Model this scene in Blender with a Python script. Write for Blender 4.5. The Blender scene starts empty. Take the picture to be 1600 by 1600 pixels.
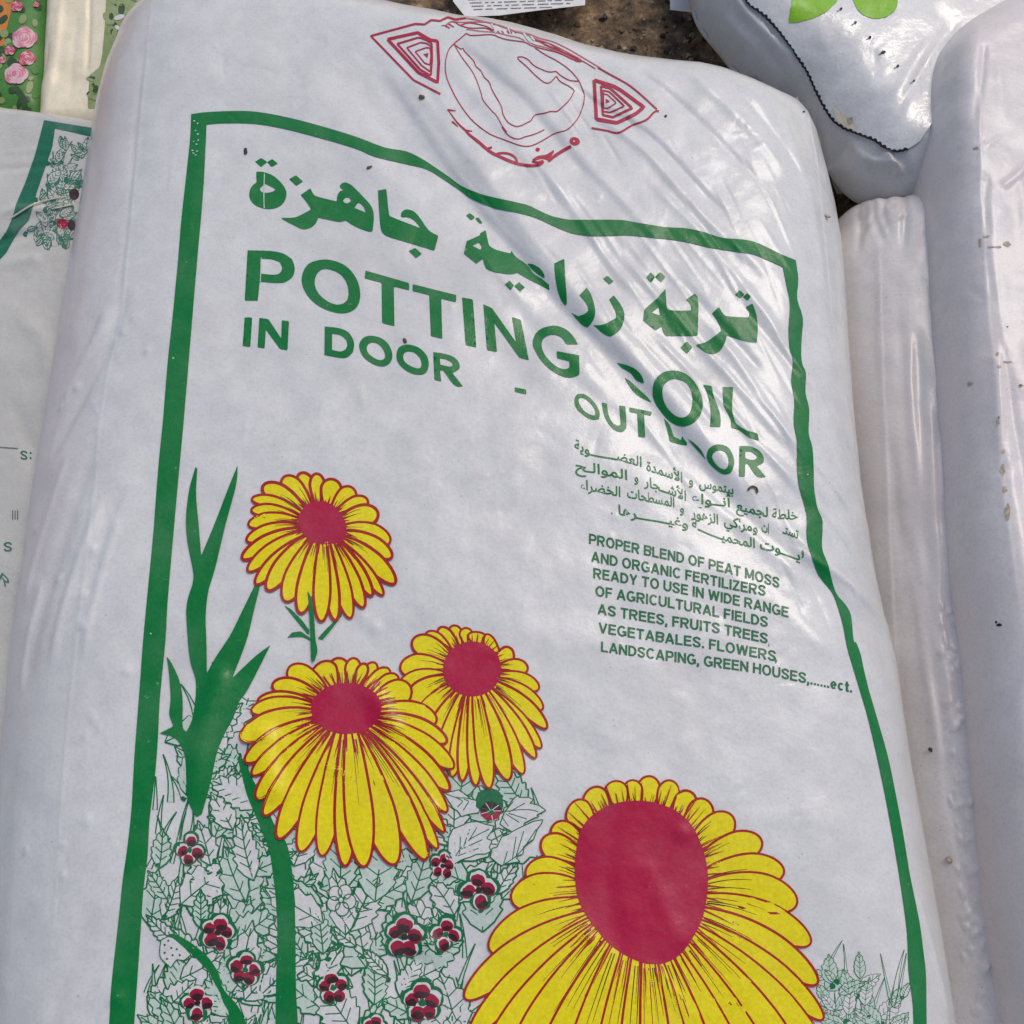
import bpy, math, random
import numpy as np
from mathutils import Vector
from mathutils.geometry import delaunay_2d_cdt

sc = bpy.context.scene
C = sc.collection
R = math.radians
random.seed(7)
rng = np.random.default_rng(11)

# ------------------------------------------------------------------ camera
TILT = R(20.0); DIST = 0.65; ZC = 0.15
CAM = np.array([0.0, -DIST * math.sin(TILT), ZC + DIST * math.cos(TILT)])
cam = bpy.data.cameras.new('camera'); cam.sensor_width = 36; cam.lens = 36
cam.clip_start = 0.01; cam.clip_end = 200
co = bpy.data.objects.new('camera', cam); C.objects.link(co)
co.location = CAM; co.rotation_euler = (TILT, 0, 0); sc.camera = co

# ------------------------------------------------------------------ light
SUN_EL, SUN_AZ = R(56), R(36)
w = bpy.data.worlds.new('World'); sc.world = w; w.use_nodes = True
nt = w.node_tree
sky = nt.nodes.new('ShaderNodeTexSky'); sky.sky_type = 'NISHITA'; sky.sun_disc = False
sky.sun_elevation = SUN_EL; sky.sun_rotation = SUN_AZ
bg = nt.nodes['Background']; sky.dust_density = 3.0; sky.air_density = 1.0; sky.ozone_density = 1.0
bg.inputs['Strength'].default_value = 0.15
nt.links.new(sky.outputs[0], bg.inputs['Color'])
sl = bpy.data.lights.new('sun', 'SUN'); sl.energy = 0.95; sl.angle = R(22); sl.color = (1, 0.93, 0.84)
so = bpy.data.objects.new('sun', sl); C.objects.link(so); so.location = (1, 1, 2)
sv = Vector((math.sin(SUN_AZ) * math.cos(SUN_EL), math.cos(SUN_AZ) * math.cos(SUN_EL), math.sin(SUN_EL)))
so.rotation_euler = sv.to_track_quat('Z', 'Y').to_euler()
sc.view_settings.view_transform = 'Standard'; sc.view_settings.look = 'None'
sc.view_settings.gamma = 1; sc.view_settings.exposure = -0.11
sc.view_settings.use_curve_mapping = False

# ------------------------------------------------------------------ materials
def film_mat(name, col, blot=0.04, rough=0.36, coat=0.25, bump=0.5, coat_rough=0.1, dirt=0.0, pink=None, pinkx=None):
    """thin printed polythene: mottled by what it holds, finely dimpled, glossy on top"""
    m = bpy.data.materials.new(name); m.use_nodes = True
    n, l = m.node_tree.nodes, m.node_tree.links
    b = n['Principled BSDF']
    tc = n.new('ShaderNodeTexCoord'); co_ = tc.outputs['Object']
    def noise(s, d=4, r=0.55):
        t = n.new('ShaderNodeTexNoise'); t.inputs['Scale'].default_value = s
        t.inputs['Detail'].default_value = d; t.inputs['Roughness'].default_value = r
        l.new(co_, t.inputs['Vector']); return t.outputs['Fac']
    def ramp(f, a, c, p0, p1):
        r_ = n.new('ShaderNodeValToRGB'); r_.color_ramp.elements[0].position = a; r_.color_ramp.elements[1].position = c
        r_.color_ramp.elements[0].color = p0; r_.color_ramp.elements[1].color = p1
        l.new(f, r_.inputs['Fac']); return r_.outputs['Color']
    def mix(t, f, a, c):
        x = n.new('ShaderNodeMix'); x.data_type = 'RGBA'; x.blend_type = t
        if isinstance(f, float): x.inputs['Factor'].default_value = f
        else: l.new(f, x.inputs['Factor'])
        for s, v in ((x.inputs[6], a), (x.inputs[7], c)):
            if isinstance(v, tuple): s.default_value = v
            else: l.new(v, s)
        return x.outputs[2]
    c4 = (*col, 1)
    lo = tuple(max(0, v * (1 - blot * 2.4)) for v in col) + (1,)
    hi = tuple(min(1, v * (1 + blot * .7)) for v in col) + (1,)
    base = ramp(noise(55, 6, .65), .33, .68, lo, hi)
    if pink: base = mix('MIX', ramp(noise(9, 2), .42, .62, (0, 0, 0, 1), (.8, .8, .8, 1)), base, (*pink, 1))
    if pinkx:   # the folded side gusset is a pinker film
        sx = n.new('ShaderNodeSeparateXYZ'); l.new(co_, sx.inputs[0])
        mr = n.new('ShaderNodeMapRange'); mr.inputs['From Min'].default_value = pinkx[1] ; mr.inputs['From Max'].default_value = pinkx[0]
        l.new(sx.outputs['X'], mr.inputs['Value'])
        mr2 = n.new('ShaderNodeMapRange'); mr2.inputs['From Min'].default_value = -.12; mr2.inputs['From Max'].default_value = .06; l.new(sx.outputs['Y'], mr2.inputs['Value'])
        f = mix('MULTIPLY', 1.0, mr.outputs[0], mr2.outputs[0]); f = mix('MULTIPLY', .6, f, ramp(noise(16, 4), .35, .6, (.35, .35, .35, 1), (1, 1, 1, 1)))
        base = mix('MIX', f, base, (.70, .585, .565, 1))
    base = mix('MULTIPLY', 0.75, base, ramp(noise(520, 3, .7), .3, .55, (.84, .84, .84, 1), (1, 1, 1, 1)))
    base = mix('MIX', ramp(noise(6.5, 6, .62), .46, .72, (0, 0, 0, 1), (.34, .34, .34, 1)), base, (.50, .485, .46, 1))
    # small soil specks seen on and through the film
    v = n.new('ShaderNodeTexVoronoi'); v.inputs['Scale'].default_value = 150; l.new(co_, v.inputs['Vector'])
    sp = ramp(v.outputs['Distance'], .045, .085, (1, 1, 1, 1), (0, 0, 0, 1))
    gate = ramp(noise(37, 3), .54, .6, (0, 0, 0, 1), (.6, .6, .6, 1))
    base = mix('MIX', mix('MULTIPLY', 1.0, sp, gate), base, (.17, .15, .13, 1))
    if dirt:
        base = mix('MIX', ramp(noise(14, 7, .7), .56, .74, (0, 0, 0, 1), (dirt, dirt, dirt, 1)), base, (.33, .25, .17, 1))
    l.new(base, b.inputs['Base Color'])
    b.inputs['Roughness'].default_value = rough
    b.inputs['Specular IOR Level'].default_value = 0.35
    b.inputs['Coat Weight'].default_value = coat; b.inputs['Coat Roughness'].default_value = coat_rough
    film_bump(m, bump)
    return m

def film_bump(m, strength):
    n, l = m.node_tree.nodes, m.node_tree.links
    b = n['Principled BSDF']; tc = n.new('ShaderNodeTexCoord')
    h = None
    prev = None
    for s, d, dist, k in ((38, 3, .0030, .55), (170, 5, .0010, .55), (700, 3, .0003, .5)):
        t = n.new('ShaderNodeTexNoise'); t.inputs['Scale'].default_value = s; t.inputs['Detail'].default_value = d
        l.new(tc.outputs['Object'], t.inputs['Vector'])
        bp = n.new('ShaderNodeBump'); bp.inputs['Strength'].default_value = k * strength; bp.inputs['Distance'].default_value = dist
        l.new(t.outputs['Fac'], bp.inputs['Height'])
        if prev: l.new(prev.outputs['Normal'], bp.inputs['Normal'])
        prev = bp
    l.new(prev.outputs['Normal'], b.inputs['Normal'])
    l.new(prev.outputs['Normal'], b.inputs['Coat Normal'])

def ink(name, col, wear=0.25, rough=0.40, coat=0.22, pale=(.45, .50, .46)):
    """printing ink under the clear film; patches where the film lifts look milky"""
    m = bpy.data.materials.new(name); m.use_nodes = True
    n, l = m.node_tree.nodes, m.node_tree.links; b = n['Principled BSDF']
    tc = n.new('ShaderNodeTexCoord')
    t = n.new('ShaderNodeTexNoise'); t.inputs['Scale'].default_value = 26; t.inputs['Detail'].default_value = 6
    t.inputs['Roughness'].default_value = .6; l.new(tc.outputs['Object'], t.inputs['Vector'])
    r = n.new('ShaderNodeValToRGB'); r.color_ramp.elements[0].position = .45; r.color_ramp.elements[1].position = .75
    r.color_ramp.elements[0].color = (0, 0, 0, 1); r.color_ramp.elements[1].color = (wear, wear, wear, 1)
    l.new(t.outputs['Fac'], r.inputs['Fac'])
    t2 = n.new('ShaderNodeTexNoise'); t2.inputs['Scale'].default_value = 480; t2.inputs['Detail'].default_value = 2
    l.new(tc.outputs['Object'], t2.inputs['Vector'])
    x = n.new('ShaderNodeMix'); x.data_type = 'RGBA'; l.new(r.outputs[0], x.inputs['Factor'])
    x.inputs[6].default_value = (*col, 1); x.inputs[7].default_value = (*pale, 1)
    y = n.new('ShaderNodeMix'); y.data_type = 'RGBA'; y.blend_type = 'MULTIPLY'; y.inputs['Factor'].default_value = .35
    l.new(x.outputs[2], y.inputs[6]); l.new(t2.outputs['Fac'], y.inputs[7])
    t3 = n.new('ShaderNodeTexNoise'); t3.inputs['Scale'].default_value = 230; t3.inputs['Detail'].default_value = 5; t3.inputs['Roughness'].default_value = .7
    l.new(tc.outputs['Object'], t3.inputs['Vector'])
    r3 = n.new('ShaderNodeValToRGB'); r3.color_ramp.elements[0].position = .66; r3.color_ramp.elements[1].position = .74
    r3.color_ramp.elements[0].color = (0, 0, 0, 1); r3.color_ramp.elements[1].color = (.45, .45, .45, 1); l.new(t3.outputs['Fac'], r3.inputs['Fac'])
    z = n.new('ShaderNodeMix'); z.data_type = 'RGBA'; l.new(r3.outputs[0], z.inputs['Factor'])
    l.new(y.outputs[2], z.inputs[6]); z.inputs[7].default_value = (*pale, 1)
    l.new(z.outputs[2], b.inputs['Base Color'])
    b.inputs['Roughness'].default_value = rough; b.inputs['Coat Weight'].default_value = coat
    b.inputs['Coat Roughness'].default_value = .13; b.inputs['Specular IOR Level'].default_value = .2
    film_bump(m, .5)
    return m

def plain(name, col, rough=.8, scale=200, var=.3, bump=0.0):
    m = bpy.data.materials.new(name); m.use_nodes = True
    n, l = m.node_tree.nodes, m.node_tree.links; b = n['Principled BSDF']
    tc = n.new('ShaderNodeTexCoord'); t = n.new('ShaderNodeTexNoise')
    t.inputs['Scale'].default_value = scale; t.inputs['Detail'].default_value = 5
    l.new(tc.outputs['Object'], t.inputs['Vector'])
    r = n.new('ShaderNodeValToRGB'); r.color_ramp.elements[0].position = .3; r.color_ramp.elements[1].position = .7
    r.color_ramp.elements[0].color = tuple(v * (1 - var) for v in col) + (1,)
    r.color_ramp.elements[1].color = tuple(min(1, v * (1 + var)) for v in col) + (1,)
    l.new(t.outputs['Fac'], r.inputs['Fac']); l.new(r.outputs[0], b.inputs['Base Color'])
    b.inputs['Roughness'].default_value = rough
    if bump:
        bp = n.new('ShaderNodeBump'); bp.inputs['Strength'].default_value = bump; bp.inputs['Distance'].default_value = .002
        l.new(t.outputs['Fac'], bp.inputs['Height']); l.new(bp.outputs[0], b.inputs['Normal'])
    return m

M = {
 'film': film_mat('white_film', (.69, .68, .65), rough=.34, coat=.52, coat_rough=.15, bump=.30, pinkx=(-.285, -.235)),
 'film_gusset': film_mat('grey_film', (.69, .655, .63), dirt=.10, pink=(.70, .63, .60), rough=.38, coat=.3, coat_rough=.16, bump=.4),
 'film_pink': film_mat('pinkish_film', (.75, .69, .66), dirt=.18, pink=(.75, .66, .63), rough=.38, coat=.3, coat_rough=.18, bump=.4),
 'film_cream': film_mat('cream_grey_film', (.57, .555, .50), dirt=.25),
 'film_ivory': film_mat('ivory_film', (.88, .78, .56), dirt=.15),
 'film_gloss': film_mat('glossy_white_film', (.79, .77, .73), rough=.25, coat=.55, coat_rough=.06, bump=.7),
 'film_shade': film_mat('shaded_underside_film', (.56, .55, .53), rough=.35, coat=.25, bump=.6),  # underside of the white bag: its shade is put into a greyer base colour
 'green': ink('green_ink', (.0, .205, .040), wear=.09),
 'line': ink('green_line_ink', (.003, .17, .055), wear=.1),
 'green2': ink('faded_green_ink', (.015, .17, .09), wear=.4),
 'yellow': ink('yellow_ink', (.93, .77, .003), wear=.08, pale=(.85, .78, .25)),
 'crimson': ink('crimson_ink', (.50, .006, .055), wear=.16, pale=(.6, .22, .25)),
 'red': ink('red_outline_ink', (.44, .014, .014), wear=.12, pale=(.6, .25, .2)),
 'logo': ink('logo_red_ink', (.50, .008, .05), wear=.12, pale=(.7, .3, .33)),
 'pinkline': ink('pale_red_ink', (.60, .20, .22), wear=.3, pale=(.7, .5, .5)),
 'brown': ink('dark_vein_ink', (.09, .035, .01), wear=.05),
 'maroon': ink('dull_red_ink', (.36, .010, .04), wear=.2, pale=(.5, .25, .27)),
 'dark': ink('dark_maroon_ink', (.045, .012, .016), wear=.15),
 'white': ink('white_ink', (.76, .74, .705), wear=.05, coat=.16),
 'tint': ink('pale_green_ink', (.60, .70, .60), wear=.1, coat=.16),
 'lime': ink('lime_ink', (.28, .60, .02), wear=.05, pale=(.5, .7, .3)),
 'orange': ink('orange_ink', (.75, .26, .05), wear=.1, pale=(.8, .5, .3)),
 'pink': ink('pink_ink', (.72, .22, .30), wear=.5, pale=(.85, .55, .58)),
 'palepink': ink('pale_pink_ink', (.80, .50, .52), wear=.5, pale=(.9, .75, .72)),
 'rose': ink('rose_red_ink', (.55, .05, .09), wear=.4, pale=(.8, .35, .4)),
 'leaf': ink('leaf_green_ink', (.08, .26, .05), wear=.6, pale=(.25, .42, .12)),
 'leafdark': ink('dark_leaf_ink', (.04, .09, .03), wear=.5, pale=(.14, .2, .08)),
 'leafpale': ink('pale_leaf_ink', (.30, .38, .14), wear=.6, pale=(.55, .58, .36)),
 'grey': ink('grey_ink', (.16, .17, .17), wear=.4),
 'ground': None,
 'paper': plain('label_paper', (.74, .73, .70), .6, 90, .08),
 'black': plain('black_thread', (.012, .012, .013), .8, 300, .4),
 'crumb': plain('soil_crumb_brown', (.16, .10, .05), .9, 900, .6, .6),
 'crumbd': plain('soil_crumb_dark', (.05, .04, .03), .9, 900, .6, .6),
 'grit': plain('tan_grit', (.36, .27, .17), .9, 500, .5),
 'straw': plain('dry_straw', (.62, .58, .42), .5, 300, .2),
 'stain': plain('dried_mud', (.46, .37, .28), .8, 420, .45),
}

def ground_mat():
    m = bpy.data.materials.new('brown_soil'); m.use_nodes = True
    n, l = m.node_tree.nodes, m.node_tree.links; b = n['Principled BSDF']
    tc = n.new('ShaderNodeTexCoord')
    t = n.new('ShaderNodeTexNoise'); t.inputs['Scale'].default_value = 62; t.inputs['Detail'].default_value = 8
    t.inputs['Roughness'].default_value = .72; l.new(tc.outputs['Object'], t.inputs['Vector'])
    r = n.new('ShaderNodeValToRGB'); e = r.color_ramp.elements
    e[0].position = .34; e[0].color = (.03, .021, .013, 1); e[1].position = .70; e[1].color = (.55, .44, .31, 1)
    a = e.new(.47); a.color = (.13, .085, .048, 1); a = e.new(.58); a.color = (.28, .18, .095, 1)
    l.new(t.outputs['Fac'], r.inputs['Fac']); l.new(r.outputs[0], b.inputs['Base Color'])
    b.inputs['Roughness'].default_value = .9
    bp = n.new('ShaderNodeBump'); bp.inputs['Strength'].default_value = .8; bp.inputs['Distance'].default_value = .004
    l.new(t.outputs['Fac'], bp.inputs['Height']); l.new(bp.outputs[0], b.inputs['Normal'])
    return m
M['ground'] = ground_mat()
M['film_panel'] = M['film_gloss']

# ------------------------------------------------------------------ small geometry helpers
def rays(p):
    p = np.asarray(p, float).reshape(-1, 2)
    x = (p[:, 0] - 800) / 1600; y = (800 - p[:, 1]) / 1600
    c, s = math.cos(TILT), math.sin(TILT)
    return np.stack([x, y * c + s, y * s - c], 1)
def unproj(p, z):
    d = rays(p); t = (z - CAM[2]) / d[:, 2]
    return CAM[None, :2] + d[:, :2] * t[:, None]

def pts(s, reg=None):
    a = np.array([[float(v) for v in q.split(',')] for q in s.split()])
    if reg: a = a / reg[2] + np.array(reg[:2])
    return a
ZA = (360, 220, 4.0); ZB = (660, 320, 5.3333); ZCc = (900, 420, 4.4444); ZD = (880, 660, 4.0); ZE = (900, 820, 3.4783)
ZF = (360, 720, 5.7143); ZG = (360, 1000, 4.4444); ZH = (600, 960, 5.7143); ZI = (720, 1190, 2.807)
ZJ = (200, 1000, 5.3333); ZK = (170, 1300, 5.3333); ZL = (450, 1300, 5.3333); ZM = (640, 1180, 6.6667)
ZN = (560, 10, 6.6667); ZO = (680, 20, 6.1538); ZP = (880, 80, 8.8889); ZQ = (690, 160, 6.6667)
ZR = (1000, 0, 2.6667); ZS = (1200, 1000, 2.6667)

def resample(a, step):
    a = np.asarray(a, float); d = np.hypot(*np.diff(a, axis=0).T); s = np.r_[0, np.cumsum(d)]
    n = max(1, int(math.ceil(s[-1] / step))); t = np.linspace(0, s[-1], n + 1)
    return np.stack([np.interp(t, s, a[:, 0]), np.interp(t, s, a[:, 1])], 1)
def resample_n(a, n):
    a = np.asarray(a, float); d = np.hypot(*np.diff(a, axis=0).T); s = np.r_[0, np.cumsum(d)]
    t = np.linspace(0, s[-1], n + 1)
    return np.stack([np.interp(t, s, a[:, 0]), np.interp(t, s, a[:, 1])], 1)
def catmull(a, k=5):
    a = np.asarray(a, float)
    if len(a) < 3: return a
    p = np.vstack([2 * a[0] - a[1], a, 2 * a[-1] - a[-2]]); out = []
    for i in range(1, len(p) - 2):
        p0, p1, p2, p3 = p[i - 1], p[i], p[i + 1], p[i + 2]
        for t in np.linspace(0, 1, k, endpoint=False):
            out.append(.5 * (2 * p1 + (p2 - p0) * t + (2 * p0 - 5 * p1 + 4 * p2 - p3) * t * t + (3 * p1 - p0 - 3 * p2 + p3) * t ** 3))
    out.append(p[-2]); return np.array(out)
def smooth(a, closed=False, corner=42):
    a = np.asarray(a, float); n = len(a)
    if n < 3: return a
    def turn(i):
        u = a[i] - a[i - 1]; v = a[(i + 1) % n] - a[i]
        return abs(math.degrees(math.atan2(u[0] * v[1] - u[1] * v[0], u @ v)))
    if closed:
        cs = [i for i in range(n) if turn(i) > corner]
        if not cs:
            p = np.vstack([a[-2:], a, a[:3]]); c = catmull(p); return c[10:10 + 5 * n]
        a2 = np.vstack([a[cs[0]:], a[:cs[0] + 1]]); idx = [c - cs[0] for c in cs] + [n]
    else:
        a2 = a; idx = [0] + [i for i in range(1, n - 1) if turn(i) > corner] + [n - 1]
    out = []
    for i, j in zip(idx[:-1], idx[1:]): out.append(catmull(a2[i:j + 1])[:-1])
    r = np.vstack(out)
    return r if closed else np.vstack([r, a2[-1:]])

def soften(q):
    a = resample(np.asarray(q, float), 10.0)
    for k in range(5): a[1:-1] = (a[:-2] + 2 * a[1:-1] + a[2:]) / 4
    return a

def seg_dist(P, line):
    """distance, signed side and position along a polyline for many points"""
    best = np.full(len(P), 1e9); sgn = np.zeros(len(P)); par = np.zeros(len(P))
    L = np.hypot(*np.diff(line, axis=0).T); S = np.r_[0, np.cumsum(L)]; T = S[-1]
    for i in range(len(line) - 1):
        a, b = line[i], line[i + 1]; ab = b - a; q = P - a
        t = np.clip((q @ ab) / max(1e-12, ab @ ab), 0, 1)
        dx = q[:, 0] - t * ab[0]; dy = q[:, 1] - t * ab[1]; d = np.hypot(dx, dy)
        m = d < best
        best[m] = d[m]; sgn[m] = np.sign(ab[0] * q[m, 1] - ab[1] * q[m, 0]); par[m] = (S[i] + t[m] * L[i]) / T
    return best, sgn, par

def vnoise(X, Y, scale, seed):
    r = np.random.default_rng(seed); g = r.random((64, 64))
    x = X / scale + 100; y = Y / scale + 100
    xi = np.floor(x).astype(int); yi = np.floor(y).astype(int); fx = x - xi; fy = y - yi
    fx = fx * fx * (3 - 2 * fx); fy = fy * fy * (3 - 2 * fy)
    a = g[yi % 64, xi % 64]; b = g[yi % 64, (xi + 1) % 64]; c = g[(yi + 1) % 64, xi % 64]; d = g[(yi + 1) % 64, (xi + 1) % 64]
    return (a * (1 - fx) + b * fx) * (1 - fy) + (c * (1 - fx) + d * fx) * fy - .5

class Bag:
    """a filled sack: an outline pulled up to a pillow, with folds added to its skin"""
    def __init__(s, left, right, top, bottom, zr, zt, wl, wr, wt, wb, zs=.04, tilt=(0, 0), lump=.0012, p=2.0, seed=1):
        zs = zs if isinstance(zs, tuple) else (zs,) * 4
        e = [unproj(soften(q), zr + k) for q, k in zip((left, right, top, bottom), zs)]
        e[0][0] = e[3][0] = (e[0][0] + e[3][0]) / 2; e[0][-1] = e[2][0] = (e[0][-1] + e[2][0]) / 2
        e[1][0] = e[3][-1] = (e[1][0] + e[3][-1]) / 2; e[1][-1] = e[2][-1] = (e[1][-1] + e[2][-1]) / 2
        s.L, s.Rr, s.T, s.B = e           # left,right run bottom->top ; top,bottom run left->right
        s.zr, s.zt, s.p, s.tilt = zr, zt, p, tilt
        s.w = (wl, wr, wt, wb)
        s.c = np.vstack(e).mean(0)
        s.lines = [resample_n(q, 26) for q in e]
        al = np.vstack(e); s.lo = al.min(0) - .01; s.hi = al.max(0) + .01
        s.st = .0008
        nx = int((s.hi[0] - s.lo[0]) / s.st) + 2; ny = int((s.hi[1] - s.lo[1]) / s.st) + 2
        s.gx, s.gy = np.meshgrid(s.lo[0] + np.arange(nx) * s.st, s.lo[1] + np.arange(ny) * s.st)
        s.W = lump * 2 * vnoise(s.gx, s.gy, .055, seed) + lump * 1.0 * vnoise(s.gx, s.gy, .021, seed + 1) + lump * .22 * vnoise(s.gx, s.gy, .0085, seed + 2)
    def pillow(s, x, y):
        P = np.stack([x, y], 1); h = np.ones(len(P))
        for ln, w_ in zip(s.lines, s.w):
            t = np.clip(seg_dist(P, ln)[0] / w_, 0, 1); h *= (1 - (1 - t) ** s.p) ** (1 / s.p)
        return s.zr + (s.zt - s.zr + s.tilt[0] * (x - s.c[0]) + s.tilt[1] * (y - s.c[1])) * h, h
    def bake(s):
        b, h = s.pillow(s.gx.ravel(), s.gy.ravel()); s.Z0 = b.reshape(s.gx.shape); s.H = np.clip(h * 1.5, 0, 1).reshape(s.gx.shape)
    def look(s, G, x, y):
        fx = np.clip((x - s.lo[0]) / s.st, 0, G.shape[1] - 1.001); fy = np.clip((y - s.lo[1]) / s.st, 0, G.shape[0] - 1.001)
        i = fx.astype(int); j = fy.astype(int); fx -= i; fy -= j
        return (G[j, i] * (1 - fx) + G[j, i + 1] * fx) * (1 - fy) + (G[j + 1, i] * (1 - fx) + G[j + 1, i + 1] * fx) * fy
    def z(s, x, y, wr=True, exact=False):
        if not hasattr(s, 'Z0'): s.bake()
        if not exact:
            return s.look(s.Z0, x, y) + (s.look(s.W, x, y) * s.look(s.H, x, y) if wr else 0)
        b, h = s.pillow(x, y)
        if not wr: return b
        fx = np.clip((x - s.lo[0]) / s.st, 0, s.W.shape[1] - 1.001); fy = np.clip((y - s.lo[1]) / s.st, 0, s.W.shape[0] - 1.001)
        i = fx.astype(int); j = fy.astype(int); fx -= i; fy -= j; W = s.W
        v = (W[j, i] * (1 - fx) + W[j, i + 1] * fx) * (1 - fy) + (W[j + 1, i] * (1 - fx) + W[j + 1, i + 1] * fx) * fy
        return b + v * np.clip(h * 1.5, 0, 1)
    def proj(s, px, off=0.0, wr=True, it=14):
        d = rays(px); z = np.full(len(d), s.zt - .01)
        for k in range(it):
            t = (z - CAM[2]) / d[:, 2]; x = CAM[0] + d[:, 0] * t; y = CAM[1] + d[:, 1] * t
            z = .45 * z + .55 * s.z(x, y, wr)
        t = (z - CAM[2]) / d[:, 2]; x = CAM[0] + d[:, 0] * t; y = CAM[1] + d[:, 1] * t; z = s.z(x, y, wr)
        if np.isscalar(off) and off == 0: return np.stack([x, y, z], 1)
        e = .0006
        gx = (s.z(x + e, y, wr) - s.z(x - e, y, wr)) / (2 * e); gy = (s.z(x, y + e, wr) - s.z(x, y - e, wr)) / (2 * e)
        g = np.stack([-np.clip(gx, -2.5, 2.5), -np.clip(gy, -2.5, 2.5), np.ones_like(x)], 1); g /= np.linalg.norm(g, axis=1)[:, None]
        return np.stack([x, y, z], 1) + g * np.reshape(off, (-1, 1))
    def fold(s, line, wl, wr_, h, taper=.18, px=True):
        """a ridge (h>0) or furrow (h<0, metres); wl / wr_ = half widths in photo px on its two sides"""
        ln = s.proj(resample(catmull(line, 4), 18), wr=False)[:, :2] if px else line
        k = .00041; wl *= k; wr_ *= k; m = 3 * max(wl, wr_)
        i0, i1 = [int(np.clip(v, 0, s.W.shape[1] - 1)) for v in ((ln[:, 0].min() - m - s.lo[0]) / s.st, (ln[:, 0].max() + m - s.lo[0]) / s.st)]
        j0, j1 = [int(np.clip(v, 0, s.W.shape[0] - 1)) for v in ((ln[:, 1].min() - m - s.lo[1]) / s.st, (ln[:, 1].max() + m - s.lo[1]) / s.st)]
        if i1 <= i0 or j1 <= j0: return
        X = s.gx[j0:j1, i0:i1]; Y = s.gy[j0:j1, i0:i1]
        d, sg, t = seg_dist(np.stack([X.ravel(), Y.ravel()], 1), ln)
        ww = np.where(sg > 0, wl, wr_)
        v = h * np.exp(-(d / ww) ** 2)
        if taper:
            q = np.clip(np.minimum(t, 1 - t) / taper, 0, 1); v *= q * q * (3 - 2 * q)
        s.W[j0:j1, i0:i1] += v.reshape(X.shape)
    def dimple(s, px, r, h):
        c = s.proj(np.array([px], float), wr=False)[0]
        r *= .00041
        d2 = (s.gx - c[0]) ** 2 + (s.gy - c[1]) ** 2
        s.W += h * np.exp(-d2 / r ** 2)
    def mesh(s, name, mat, parent, nu=360, nv=460, base=0.0, tuck=1.0):
        a = .5 - .5 * np.cos(np.pi * np.linspace(0, 1, nu)); a = .55 * a + .45 * np.linspace(0, 1, nu)
        u = .5 - .5 * np.cos(np.pi * np.linspace(0, 1, nu)); u = np.where(True, .5 * u + .5 * a, u)
        v = .5 - .5 * np.cos(np.pi * np.linspace(0, 1, nv)); v = .7 * v + .3 * np.linspace(0, 1, nv)
        def ev(e, t):
            d = np.hypot(*np.diff(e, axis=0).T); q = np.r_[0, np.cumsum(d)] / d.sum()
            return np.stack([np.interp(t, q, e[:, 0]), np.interp(t, q, e[:, 1])], 1)
        l, r, tp, bt = ev(s.L, v), ev(s.Rr, v), ev(s.T, u), ev(s.B, u)
        U = u[None, :, None]; V = v[:, None, None]
        P = (1 - V) * bt[None] + V * tp[None] + (1 - U) * l[:, None] + U * r[:, None] \
            - ((1 - U) * (1 - V) * bt[0] + U * (1 - V) * bt[-1] + (1 - U) * V * tp[0] + U * V * tp[-1])
        P = P.reshape(-1, 2); Z = s.z(P[:, 0], P[:, 1], True, True)
        idx = np.arange(nu * nv).reshape(nv, nu)
        ring = np.r_[idx[0, :], idx[1:, -1], idx[-1, -2::-1], idx[-2:0:-1, 0]]
        Z[ring] = s.zr
        V3 = [np.column_stack([P, Z])]; F = np.stack([idx[:-1, :-1], idx[:-1, 1:], idx[1:, 1:], idx[1:, :-1]], -1).reshape(-1, 4).tolist()
        rim = P[ring]; nr = len(ring); prev = ring; cnt = nu * nv; dz = s.zr - base
        for f_, k in ((.012, .30), (.032, .75), (.06, 1.0)):
            dirv = s.c - rim; dirv /= np.linalg.norm(dirv, axis=1)[:, None]
            q = rim + dirv * f_ * .5 * tuck
            V3.append(np.column_stack([q, np.full(nr, s.zr - dz * k)])); cur = np.arange(cnt, cnt + nr); cnt += nr
            for i in range(nr):
                j = (i + 1) % nr; F.append([int(prev[i]), int(cur[i]), int(cur[j]), int(prev[j])])
            prev = cur
        return link(name, np.vstack(V3), F, mat, parent)

# ------------------------------------------------------------------ object helpers
def link(name, V, F, mat, parent=None, mi=None):
    me = bpy.data.meshes.new(name)
    V = np.asarray(V, float)
    if parent is not None: V = V - np.array(parent.location)[None]
    me.from_pydata(V.tolist(), [], [list(f) for f in F])
    for m in (mat if isinstance(mat, list) else [mat]): me.materials.append(m)
    if mi is not None: me.polygons.foreach_set('material_index', np.asarray(mi, np.int32))
    me.polygons.foreach_set('use_smooth', [True] * len(me.polygons)); me.update()
    o = bpy.data.objects.new(name, me); C.objects.link(o)
    if parent is not None: o.parent = parent
    return o
def thing(name, label, cat, loc, group=None):
    o = bpy.data.objects.new(name, None); C.objects.link(o); o.location = loc
    o.empty_display_size = .05
    o['label'] = label; o['category'] = cat
    if group: o['group'] = group
    return o
SACKS = 'bags of soil laid side by side'
def tag(o, label, cat, group=None):
    o['label'] = label; o['category'] = cat
    if group: o['group'] = group
    return o

def inside(P, loops):
    r = np.zeros(len(P), bool)
    for a in loops:
        b = np.roll(a, -1, 0)
        for (x0, y0), (x1, y1) in zip(a, b):
            if y0 == y1: continue
            c = ((y0 > P[:, 1]) != (y1 > P[:, 1])) & (P[:, 0] < (x1 - x0) * (P[:, 1] - y0) / (y1 - y0) + x0)
            r ^= c
    return r

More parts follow.
